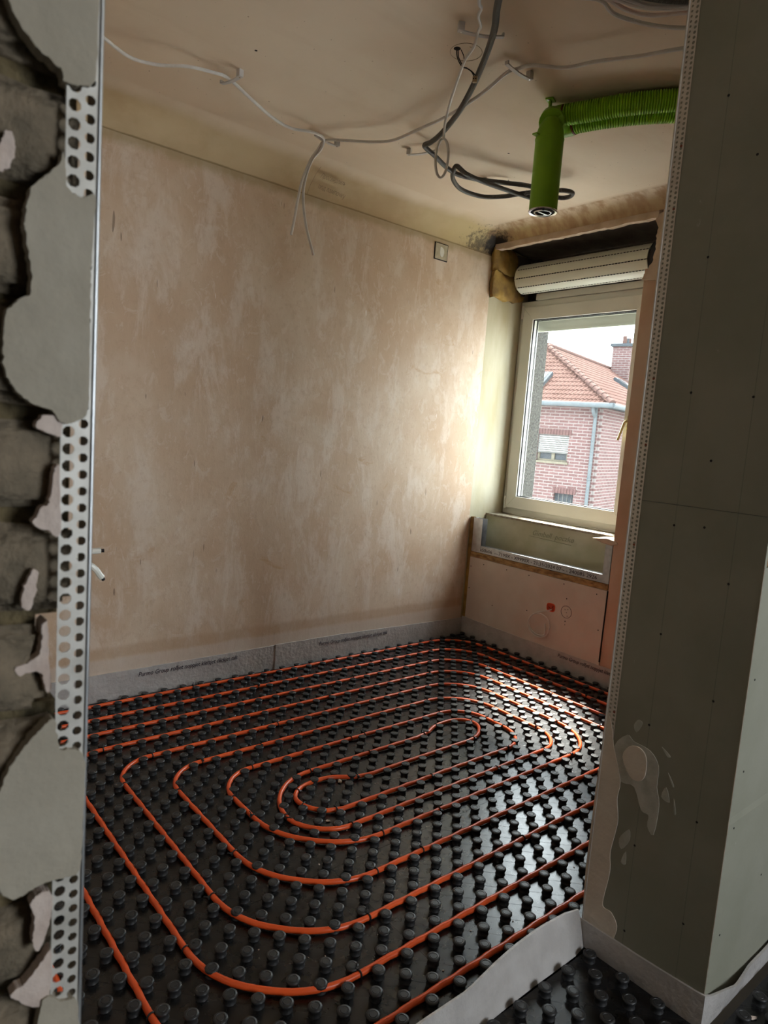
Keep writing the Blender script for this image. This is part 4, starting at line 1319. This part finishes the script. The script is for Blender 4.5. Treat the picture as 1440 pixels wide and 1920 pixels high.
zk = H - 0.06
Cc = [(1.3, 1.1, zk), (1.45, 1.36, zk), (1.618, 1.57, zk), (1.713, 1.668, zk), (1.793, 1.762, zk + .01), (1.853, 1.848, zk), (1.952, 1.992, zk), (2.059, 2.167, zk), (2.149, 2.353, zk), (2.195, 2.475, zk + .005), (2.205, 2.530, zk + .01), (2.245, 2.562, zk + .015), (2.308, 2.572, zk + .005), (2.437, 2.607, zk - .01),
      (2.52, 2.60, zk - .02), (2.63, 2.56, zk - .02), (2.76, 2.51, zk - .01), (2.88, 2.465, zk), (2.99, 2.43, zk - .005), (3.07, 2.41, zk - .02), (3.10, 2.36, zk - .02), (3.06, 2.31, zk - .02), (3.0, 2.33, zk - .02), (2.93, 2.40, zk - .03),
      (2.88, 2.475, zk - .035), (2.86, 2.61, zk - .03), (2.80, 2.71, zk - .025), (2.67, 2.735, zk - .02), (2.54, 2.67, zk - .02), (2.47, 2.60, zk - .015), (2.453, 2.56, zk - .005), (2.485, 2.525, zk - .04), (2.60, 2.51, zk - .05), (2.79, 2.50, zk - .045), (2.95, 2.475, zk - .045)]
cable('flexible_conduit', Cc, 0.0115, 'conduit', 'thick grey corrugated conduit with a coil near the green duct', 'conduit', n=10, sub=10)
lc = Vector((2.03, 2.215, 2.565))
dirv = Vector((0.675, 0.735, 0)).normalized()
side = Vector((0.74, -0.67, 0))
loop = []
for k in range(18):
    a = math.pi / 2 + 2 * math.pi * k / 12
    loop.append(lc + Z1 * (0.078 * math.sin(a)) + side * (0.026 * math.cos(a)) + dirv * (0.010 * k / 12))
W_ = [(1.25, 1.25, zc), (1.45, 1.48, zc), (1.589, 1.625, zc), (1.623, 1.647, zc), (1.647, 1.681, zc), (1.70, 1.72, zc + .005), (1.735, 1.765, zc + .02), (1.765, 1.81, zc), (1.80, 1.885, zc - .005), (1.875, 2.0, zc - .02), (1.945, 2.105, zc - .045), (1.99, 2.17, zc - .08)] + [tuple(v) for v in loop]
cable('electric_cable', W_, 0.0053, 'cable', 'thin pale cable ending in a narrow hanging loop beside the grey conduit')


def clip(a, b, label, w=0.014, z=H):
    """ceiling collector clip: foot against the ceiling and a curved arm"""
    a, b = Vector((*a, 0)), Vector((*b, 0))
    d = (b - a)
    L = d.length
    d.normalize()
    s_ = Vector((-d.y, d.x, 0))
    c = a
    rt0 = empty('cable_clip', (a.x, a.y, z), label, 'cable clip')
    MB().obox(Vector((a.x, a.y, z - 0.014)) + d * 0.009, d, s_, Z1, 0.011, w * 0.75, 0.014).build('foot', 'clip', rt0, bevel=0.002)
    mb_ = MB()
    N_ = 8
    for sgn in (0,):
        vs_, fs_ = [], []
        for i in range(N_ + 1):
            t = i / N_
            cz = z - 0.0265 + 0.004 * t * t - 0.005 * math.sin(math.pi * t)
            p = a + d * (0.005 + (L - 0.005) * t)
            for (ss, zz) in ((-1, -0.0022), (1, -0.0022), (1, 0.0022), (-1, 0.0022)):
                vs_.append((p.x + s_.x * w * 0.55 * ss, p.y + s_.y * w * 0.55 * ss, cz + zz))
        for i in range(N_):
            for k in range(4):
                fs_.append((i * 4 + k, i * 4 + (k + 1) % 4, (i + 1) * 4 + (k + 1) % 4, (i + 1) * 4 + k))
        fs_ += [(0, 1, 2, 3), tuple(N_ * 4 + k for k in (3, 2, 1, 0))]
        mb_.add(vs_, fs_)
    mb_.build('arm', 'clip', rt0)
    e = a + d * L
    MB().obox(Vector((e.x, e.y, z - 0.018)), d, s_, Z1, 0.003, w * 0.55, 0.0065).build('hook', 'clip', rt0)
    MB().lathe([(0.004, 0), (0.0036, 0.0015), (0.001, 0.002)], 10, (a.x + d.x * .010, a.y + d.y * .010, z - 0.0285), (0, 0, -1)).build('screw_head', 'chrome', rt0)
    return rt0


clip((1.327, 2.665), (1.305, 2.79), 'leftmost pale grey ceiling clip holding one cable')
clip((1.985, 2.915), (1.845, 2.905), 'grey ceiling clip from which two cable ends hang down')
clip((2.105, 1.835), (1.965, 1.835), 'pale grey ceiling clip right of the thick conduit')
clip((1.69, 1.815), (1.825, 1.735), 'long grey ceiling clip carrying the conduit and a thin cable at the top')
clip((2.268, 2.725), (2.33, 2.585), 'grey ceiling clip at the sharp bend of the conduit')
clip((2.782, 2.69), (2.865, 2.585), 'grey ceiling clip half hidden behind the conduit coil')

# lamp outlet: dark hole, black wires, terminal block
lo = empty('lamp_wires', (1.80, 1.93, H), 'two black lamp wires with a beige terminal block hanging from a ceiling hole', 'wires')
MB().lathe([(0.013, 0), (0.012, 0.0006)], 14, (1.80, 1.93, H), (0, 0, -1)).build('hole', 'hole', lo)
b0 = Vector((1.872, 1.90, H - 0.088))
for s_ in (-1, 1):
    MB().tube(smoothpath([(1.80 + s_ * .004, 1.93, H), (1.805 + s_ * .004, 1.927, H - 0.03), (1.825 + s_ * .006, 1.92, H - 0.055), (1.842 - s_ * .006, 1.912, H - 0.058), (1.862 - s_ * .004, 1.905, H - 0.066), (b0.x, b0.y + s_ * .004, b0.z + .008)], 6), 0.0021, 6).build('wire', 'black_wire', lo, smooth=True)
MB().tube(smoothpath([(1.815, 1.925, H), (1.822, 1.917, H - 0.02), (1.828, 1.918, H - 0.03), (1.834, 1.914, H - 0.026)], 5), 0.0017, 6).build('wire_end', 'black_wire', lo, smooth=True)
mb = MB().obox(b0, Vector((.6, -.8, 0)), Vector((.8, .6, 0)), Z1, 0.0085, 0.006, 0.0105)
tb = mb.build('terminal_block', 'terminal', lo, bevel=0.001, seg=1)
for s_ in (-1, 1):
    MB().lathe([(0.0025, 0), (0.0025, 0.0004)], 8, b0 + Vector((-.8, -.6, 0)) * 0.0062 + Vector((.6, -.8, 0)) * (0.004 * s_), (-.8, -.6, 0)).build('terminal_hole', 'hole', tb)
ring_ = [(1.838 + 0.058 * math.cos(a), 1.922 + 0.058 * math.sin(a), H - 0.0004) for a in [2 * math.pi * k / 40 for k in range(40)]]
MB().tube(ring_, 0.0009, 5, closed=True).build('pencil_circle', 'pencil', ceil)
text_mesh('pencil_note', 'Просверлить', 0.036, 'pencil', cove, (2.10, 3.238, 2.735), (1, 0, 0), (0, -0.75, 0.66), shear=0.2, width=0.16)
text_mesh('pencil_note', 'под лампочку', 0.036, 'pencil', cove, (2.11, 3.270, 2.69), (1, 0, -0.05), (0, -0.45, 0.9), shear=0.2, width=0.18)
MB().tube([(2.065, 3.18, 2.765), (2.065, 3.225, 2.74), (2.062, 3.27, 2.69), (2.06, 3.2925, 2.65)], 0.0008, 4).build('pencil_line', 'pencil', cove)
for (x, y) in ((2.62, 2.38), (2.55, 2.02), (1.3, 2.5), (2.9, 1.6)):
    MB().lathe([(0.006, 0), (0.005, 0.0005)], 8, (x, y, H), (0, 0, -1)).build('nail_hole', 'hole', ceil)

# cable bundle at the top right, running over the pillar head
bund = [('cable', 0.006, [(1.60, 1.42, -.10), (1.70, 1.36, -.10), (1.768, 1.31, -.10), (1.848, 1.316, -.10), (1.925, 1.291, -.10), (2.002, 1.247, -.10), (2.066, 1.187, -.10), (2.2, 1.05, -.09)], 'lowest dark grey cable of the bundle at the upper right'),
        ('cable', 0.006, [(1.60, 1.40, -.095), (1.70, 1.345, -.095), (1.778, 1.299, -.095), (1.867, 1.284, -.095), (1.938, 1.246, -.095), (2.0, 1.16, -.095), (2.13, 1.03, -.09)], 'second lowest grey cable of the bundle at the upper right'),
        ('pipe', 0.0065, [(1.58, 1.40, -.09), (1.70, 1.335, -.09), (1.783, 1.293, -.09), (1.85, 1.265, -.09), (1.92, 1.22, -.09), (1.989, 1.146, -.09), (2.12, 1.0, -.09)], 'orange cable inside the bundle at the upper right'),
        ('cable', 0.007, [(1.58, 1.38, -.10), (1.70, 1.32, -.10), (1.80, 1.272, -.10), (1.871, 1.243, -.10), (1.931, 1.193, -.10), (1.975, 1.136, -.10), (2.08, 1.0, -.09)], 'pale cable just above the orange one in the ceiling bundle'),
        ('clip', 0.007, [(1.58, 1.35, -.10), (1.72, 1.29, -.10), (1.829, 1.244, -.10), (1.887, 1.218, -.10), (1.964, 1.129, -.10), (2.06, 1.0, -.09)], 'light grey cable second from the top of the upper right bundle'),
        ('conduit', 0.009, [(1.58, 1.32, -.10), (1.75, 1.25, -.10), (1.86, 1.20, -.10), (1.95, 1.12, -.10), (2.03, 1.0, -.09)], 'topmost dark conduit of the bundle at the upper right')]
for mt_, r, pl, lb in bund:
    cable('bundle_cable', [(a, b, H + c) for a, b, c in pl], r, mt_, lb, group='cable bundle over the pillar')

# wall cable ends peeking past the left jamb
for pl, lb in (([(0.06, 1.15, 1.185), (0.2, 1.12, 1.19), (0.337, 1.1, 1.194)], 'upper white cable end poking out behind the left corner bead'),
               ([(0.06, 1.15, 1.22), (0.25, 1.12, 1.205), (0.318, 1.1, 1.174), (0.340, 1.1, 1.150)], 'lower white cable end poking out behind the left corner bead')):
    ro = empty('cable_end', pl[-1], lb, 'cable')
    pts_ = smoothpath(pl, 5)
    MB().tube(pts_, 0.0048, 8).build('sheath', 'white_pvc', ro, smooth=True)
    e = pts_[-1]
    d = (pts_[-1] - pts_[-2]).normalized()
    MB().tube([e, e + d * 0.005], 0.003, 6).build('core', 'black_wire', ro)

# ================================================================== GREEN VENTILATION
vd = empty('duct_plenum', (2.285, 1.865, H), 'lime green vertical air outlet tube hanging from the ceiling', 'air duct')
cx, cy = 2.285, 1.864
R0 = 0.0565
mb = MB().lathe([(R0, 2.348), (R0, 2.62), (R0 - 0.003, 2.648), (R0 - 0.012, 2.678), (R0 - 0.03, 2.702), (0.004, 2.712)], 32, (cx, cy, 0), Z1)
mb.build('tube', 'green', vd, smooth=True)
MB().lathe([(R0 + 0.001, 2.618), (R0 + 0.0018, 2.621), (R0 + 0.001, 2.624)], 32, (cx, cy, 0), Z1).build('weld_ridge', 'green', vd, smooth=True)
mb = MB().lathe([(R0 + 0.0012, 2.3475), (R0 + 0.0022, 2.344), (R0, 2.341), (R0 - 0.008, 2.343), (R0 - 0.009, 2.352)], 32, (cx, cy, 0), Z1)
mb.f = mb.f[:-2]
mb.build('rim', 'chrome', vd, smooth=True)
MB().lathe([(R0 - 0.009, 2.3462), (R0 - 0.010, 2.3464)], 32, (cx, cy, 0), Z1).build('dark_inside', 'hole', vd)
for rr_, zz in ((0.033, 2.342),):
    MB().tube([(cx + rr_ * math.cos(a), cy + rr_ * math.sin(a), zz) for a in [2 * math.pi * k / 28 for k in range(28)]], 0.0035, 6, closed=True).build('valve_ring', 'chrome', vd, smooth=True)
MB().box(cx - 0.03, cx + 0.03, cy - 0.004, cy + 0.004, 2.338, 2.343).build('valve_bar', 'chrome', vd)
DD = Vector((0.33, -0.944, 0))
DS = Vector((0.944, 0.33, 0))
# ceiling bracket and side lug
q = Vector((2.318, 1.905, 0))
MB().obox(Vector((q.x, q.y, H - 0.0035)), DS, DD, Z1, 0.020, 0.016, 0.003).build('bracket_foot', 'green', vd, bevel=0.001, seg=1)
MB().obox(Vector((q.x, q.y, H - 0.05)), DS, DD, Z1, 0.012, 0.003, 0.047).build('bracket', 'green', vd)
MB().lathe([(0.006, 0), (0.005, 0.002)], 10, (q.x - 0.012, q.y, H - 0.007), (0, 0, -1)).build('screw_head', 'chrome', vd)
MB().obox(Vector((cx, cy, 2.628)) - X1 * 0.060 + Y1 * 0.018, X1, Y1, Z1, 0.016, 0.011, 0.003).build('lug', 'green', vd, bevel=0.001, seg=1)
DUCTS = ([(2.335, 1.915, 2.733), (2.35, 1.875, 2.735), (2.363, 1.836, 2.738), (2.407, 1.739, 2.742), (2.458, 1.63, 2.747), (2.554, 1.488, 2.752), (2.72, 1.28, 2.753), (2.95, 1.02, 2.753)],
         [(2.425, 1.935, 2.733), (2.437, 1.894, 2.735), (2.449, 1.845, 2.738), (2.490, 1.748, 2.742), (2.555, 1.640, 2.747), (2.650, 1.520, 2.752), (2.83, 1.31, 2.753), (3.06, 1.05, 2.753)])
for dpts, lb in zip(DUCTS, ('lime green corrugated duct nearer the camera, leading right to the pillar', 'lime green corrugated duct on the window side, partly hidden by its twin')):
    pth = smoothpath(dpts, 8)
    # socket stub belongs to the plenum
    MB().tube(pth[0:13], 0.0425, 24).build('socket', 'green', vd, smooth=True)
    MB().tube([Vector((cx, cy, 2.69)), (Vector((cx, cy, 2.69)) + pth[2]) / 2 + Z1 * 0.006, pth[2]], [0.05, 0.046, 0.042], 20).build('branch', 'green', vd, smooth=True)
    fd = empty('flexible_duct', tuple(pth[13]), lb, 'air duct')
    MB().tube([pth[12], pth[13]], 0.0415, 24).build('seal_ring', 'seal', fd, smooth=True)
    fine = []
    seg = pth[13:]
    L = [0.0]
    for a, b in zip(seg, seg[1:]):
        L.append(L[-1] + (b - a).length)
    pitch = 0.0098
    npt = int(L[-1] / pitch) * 4
    rad = []
    k_ = 0
    for i in range(npt):
        l = i * pitch / 4
        while k_ < len(L) - 2 and L[k_ + 1] < l:
            k_ += 1
        fine.append(seg[k_].lerp(seg[k_ + 1], (l - L[k_]) / (L[k_ + 1] - L[k_])))
        rad.append((0.0365, 0.0402, 0.0412, 0.0402)[i % 4])
    MB().tube(fine, rad, 24).build('corrugated_hose', 'green_duct', fd, smooth=False)
    fd.children[-1].data.polygons.foreach_set('use_smooth', [True] * len(fd.children[-1].data.polygons))

# ================================================================== OUTSIDE
tag(MB().box(4.2, 60, -40, 50, -4.6, -4.5).build('ground', 'asphalt'), kind='structure')
KE = Vector((14.381, 9.094, 2.419))
HU = Vector((-0.2588, 0.9659, 0))
HW = Vector((0.9659, 0.2588, 0))
KW = KE + (HU + HW) * 0.35
house = empty('neighbour_house', (KW.x + 4, KW.y + 3, -4.5), 'red brick neighbouring house with tiled hip roof seen through the window', 'house')
HL, HRL = 5.3, 13.0     # short wall, long wall


def hp(u_, w_, z_, base=KW):
    return Vector((base.x, base.y, 0)) + HU * u_ + HW * w_ + Z1 * z_


def wallface(name, uv0, uv1, z0_, z1_, du, holes, material, inset):
    """brick wall made of panels around window holes, UV in metres; du: which axis runs along"""
    me_v, me_f, uvs_ = [], [], []
    ss = sorted({uv0, uv1, *[h[0] for h in holes], *[h[1] for h in holes]})
    zs = sorted({z0_, z1_, *[h[2] for h in holes], *[h[3] for h in holes]})
    for a, b in zip(ss, ss[1:]):
        for c, d in zip(zs, zs[1:]):
            if any(h[0] <= a and b <= h[1] and h[2] <= c and d <= h[3] for h in holes):
                continue
            k_ = len(me_v)
            for (s, z) in ((a, c), (b, c), (b, d), (a, d)):
                me_v.append(hp(s, inset, z) if du == 'u' else hp(inset, s, z))
                uvs_.append((s + 50, z + 20))
            me_f.append((k_, k_ + 1, k_ + 2, k_ + 3))
    me = bpy.data.meshes.new(name)
    me.from_pydata(me_v, [], me_f)
    ul = me.uv_layers.new(name='UVMap')
    for p in me.polygons:
        for li in p.loop_indices:
            ul.data[li].uv = uvs_[me.loops[li].vertex_index]
    me.materials.append(M[material])
    o = bpy.data.objects.new(name, me)
    COL.objects.link(o)
    md = o.modifiers.new('thickness', 'SOLIDIFY')
    md.thickness = 0.12
    md.offset = 0
    attach(o, house)
    return o


w1 = (0.70, 1.51, 0.975, 1.64)
w2 = (0.44, 0.95, -0.75, 0.19)
wallface('brick_wall', 0.0, HL, -4.5, 2.40, 'u', [w1, w2], 'house_brick', 0.0)
wallface('brick_wall', 0.0, HRL, -4.5, 2.40, 'w', [], 'house_brick', 0.0)
# soldier courses
for (a, b, c, d) in (w1, w2):
    n_ = int((b - a + 0.16) / 0.077)
    for k in range(n_):
        s = a - 0.06 + k * 0.077
        q = hp(s + 0.035, -0.066, d + 0.075)
        MB().obox(q, HU, HW, Z1, 0.033, 0.012, 0.07).build('soldier_brick', mat('soldier_brick_red', (0.0510, 0.0300, 0.0292), 0.9, spec=0.02) if k == 0 and 'soldier_brick_red' not in bpy.data.materials else bpy.data.materials['soldier_brick_red'], house)
wn = empty('house_window', tuple(hp(1.1, 0, 0.975)))
attach(wn, house)
wn.location = hp(1.1, 0, 0.975)
def hbox(name, u0, u1, w0, w1_, z0_, z1_, material, par):
    c = hp((u0 + u1) / 2, (w0 + w1_) / 2, (z0_ + z1_) / 2)
    return MB().obox(c, HU, HW, Z1, abs(u1 - u0) / 2, abs(w1_ - w0) / 2, abs(z1_ - z0_) / 2).build(name, material, par)


bpy.data.objects.remove(wn)
hbox('window_sill', 0.66, 1.55, -0.12, 0.05, 0.92, 0.975, 'house_frame', house)
for k in range(9):
    hbox('shutter_slat', 0.70, 1.51, -0.02, 0.0, 1.64 - (k + 1) * 0.0515 + 0.004, 1.64 - k * 0.0515, 'house_white', house)
hbox('window_frame', 0.70, 0.75, 0.02, 0.07, 0.975, 1.2, 'house_frame', house)
hbox('window_frame', 1.46, 1.51, 0.02, 0.07, 0.975, 1.2, 'house_frame', house)
hbox('window_frame', 1.06, 1.14, 0.02, 0.07, 0.975, 1.2, 'house_frame', house)
hbox('window_frame', 0.70, 1.51, 0.02, 0.07, 0.975, 1.02, 'house_frame', house)
hbox('pane', 0.70, 1.51, 0.07, 0.075, 0.975, 1.2, 'house_grey', house)
hbox('pane', 0.44, 0.95, 0.05, 0.06, -0.75, 0.19, 'house_grey', house)
for k in range(4):
    hbox('window_bar', 0.50 + 0.11 * k, 0.515 + 0.11 * k, 0.0, 0.02, -0.75, 0.19, 'house_white', house)
hbox('vent_cover', -0.02, 0.0, 1.2, 1.32, 0.45, 0.55, 'house_white', house)
# gutter and downpipe
def hpe(u_, w_, z_):
    return hp(u_, w_, z_, KE)


MB().tube([hpe(-0.05, -0.04, 2.40), hpe(6.05, -0.04, 2.40)], 0.065, 10).build('gutter', 'gutter', house, smooth=True)
MB().tube([hpe(-0.04, -0.05, 2.40), hpe(-0.04, 13.5, 2.40)], 0.065, 10).build('gutter', 'gutter', house, smooth=True)
hbox('eave_soffit', -0.35, HL + 0.35, -0.35, HRL, 2.36, 2.40, 'house_grey', house)
dp = smoothpath([hp(0.10, -0.30, 2.36), hp(0.10, -0.26, 2.25), hp(0.085, -0.13, 2.12), hp(0.083, -0.11, 2.0), hp(0.083, -0.11, -4.4)], 5)
MB().tube(dp, 0.042, 10).build('downpipe', 'gutter', house, smooth=True)
for z in (1.55, 0.62):
    MB().lathe([(0.05, -0.02), (0.05, 0.02)], 10, hp(0.083, -0.11, z), Z1).build('pipe_bracket', 'gutter', house)
# roof faces of pantiles
AP = hpe(3.0, 3.0, 4.235)
RH = 1.816


def roof_tiles(name, org, along, upv, width, height, inside, tw, tl, parent):
    """field of S-shaped tiles; local a along the eave, b up the slope (metres on the slope)"""
    nv = along.cross(upv).normalized()
    if nv.z < 0:
        nv = -nv
    mb_ = MB()
    na, nb = int(width / tw) + 1, int(height / tl) + 1
    for i in range(na):
        for j in range(nb):
            a0, b0_ = i * tw, j * tl
            if not inside(a0 + tw / 2, b0_ + tl / 2):
                continue
            prof_ = [(0.0, 0.0), (0.2, 0.016), (0.42, 0.021), (0.6, 0.006), (0.8, -0.003), (1.0, 0.0)]
            vs_ = []
            for bb, lift in ((-0.02, 0.016), (tl, 0.0)):
                for (pa, ph_) in prof_:
                    vs_.append(org + along * (a0 + pa * tw) + upv * (b0_ + bb) + nv * (ph_ + lift))
            low_ = len(vs_)
            vs_ += [org + along * (a0 + pa * tw) + upv * (b0_ - 0.02) for pa, _ in prof_]
            m_ = len(prof_)
            fs_ = [(k, k + 1, m_ + k + 1, m_ + k) for k in range(m_ - 1)] + [(low_ + k, low_ + k + 1, k + 1, k) for k in range(m_ - 1)]
            mb_.add(vs_, fs_)
    return mb_.build(name, 'roof_tile', parent, kind='stuff')


SLH = math.hypot(3.0, RH)
upL = (HW * 3.0 + Z1 * RH).normalized()
upR = (HU * 3.0 + Z1 * RH).normalized()
roof_tiles('roof_tiles', hpe(0, 0, 2.42), HU, upL, 6.0, SLH, lambda a, b: b / SLH * 3.0 - 0.1 < a < 6.0 - b / SLH * 3.0 + 0.1, 0.105, 0.235, house)
roof_tiles('roof_tiles', hpe(0, 0, 2.42), HW, upR, 13.5, SLH, lambda a, b: a > b / SLH * 3.0 - 0.1, 0.105, 0.235, house)
# solid roof under the tiles
rb = MB()
c0, c1, c2, c3 = hpe(0, 0, 2.41), hpe(6, 0, 2.41), hpe(6, 13.5, 2.41), hpe(0, 13.5, 2.41)
a0_, a1_ = hpe(3, 3, 2.41 + RH - 0.02), hpe(3, 13.5, 2.41 + RH - 0.02)
rb.add([c0, c1, c2, c3, a0_, a1_], [(0, 1, 4), (0, 4, 5, 3), (1, 2, 5, 4), (3, 5, 2), (0, 3, 2, 1)]).build('roof_deck', 'roof_tile', house)


def cap_run(p0, p1, n_, nm):
    d_ = (p1 - p0)
    proto = None
    for k in range(n_):
        q0 = p0 + d_ * (k / n_)
        q1 = p0 + d_ * ((k + 1.12) / n_)
        MB().tube([q0 + Z1 * 0.01, q1], [0.085, 0.072], 10).build(nm, 'ridge_tile', house, smooth=True)


cap_run(hpe(-0.02, -0.02, 2.44), hpe(3, 3, 2.42 + RH), 18, 'hip_tile')
cap_run(hpe(6, 0, 2.44), hpe(3, 3, 2.42 + RH), 13, 'hip_tile')
cap_run(hpe(3, 13.0, 2.44 + RH), hpe(3, 2.95, 2.44 + RH), 28, 'ridge_tile')
# skylights
def on_left(a, b):
    return hpe(0, 0, 2.42) + HU * a + upL * b


def on_right(a, b):
    return hpe(0, 0, 2.42) + HW * a + upR * b


nL = HU.cross(upL).normalized()
nL = nL if nL.z > 0 else -nL
nR = HW.cross(upR).normalized()
nR = nR if nR.z > 0 else -nR
sk = MB().obox(on_left(2.42, 1.08) + nL * 0.06, HU, upL, nL, 0.40, 0.42, 0.06).build('skylight', 'house_grey', house)
MB().obox(on_left(2.42, 1.06) + nL * 0.125, HU, upL, nL, 0.32, 0.34, 0.01).build('skylight_pane', mat('skylight_glass', (0.05, 0.053, 0.056), 0.05), sk)
sk2 = MB().obox(on_right(6.15, 1.75) + nR * 0.06, HW, upR, nR, 0.40, 0.42, 0.06).build('skylight', 'house_grey', house)
MB().obox(on_right(6.15, 1.73) + nR * 0.125, HW, upR, nR, 0.32, 0.34, 0.01).build('skylight_pane', bpy.data.materials['skylight_glass'], sk2)
# chimney
cc = hpe(2.55, 9.15, 0)
chm = []
for z0_, z1_ in ((3.4, 5.02),):
    me_v, me_f, uvs_ = [], [], []
    hw_, hd_ = 0.50, 0.32
    cs = [(-hw_, -hd_), (hw_, -hd_), (hw_, hd_), (-hw_, hd_)]
    per = [0, 1.0, 1.64, 2.64, 3.28]
    for k in range(4):
        a, b = cs[k], cs[(k + 1) % 4]
        kk = len(me_v)
        for (q, z, s) in ((a, z0_, per[k]), (b, z0_, per[k + 1]), (b, z1_, per[k + 1]), (a, z1_, per[k])):
            me_v.append(cc + HW * q[0] + HU * q[1] + Z1 * z)
            uvs_.append((s, z))
        me_f.append((kk, kk + 1, kk + 2, kk + 3))
    me = bpy.data.meshes.new('chimney')
    me.from_pydata(me_v, [], me_f)
    ul = me.uv_layers.new(name='UVMap')
    for p in me.polygons:
        for li in p.loop_indices:
            ul.data[li].uv = uvs_[me.loops[li].vertex_index]
    me.materials.append(M['house_brick'])
    chm = bpy.data.objects.new('chimney', me)
    COL.objects.link(chm)
    attach(chm, house)
MB().obox(cc + Z1 * 5.06, HW, HU, Z1, 0.58, 0.40, 0.05).build('chimney_cap', 'house_grey', chm)
for k in (-1, 0, 1):
    MB().lathe([(0.075, 0), (0.07, 0.30 if k else 0.26)], 12, cc + HW * (0.28 * k) + Z1 * 5.1, Z1).build('chimney_pot', 'ridge_tile' if k else 'house_grey', chm, smooth=True)
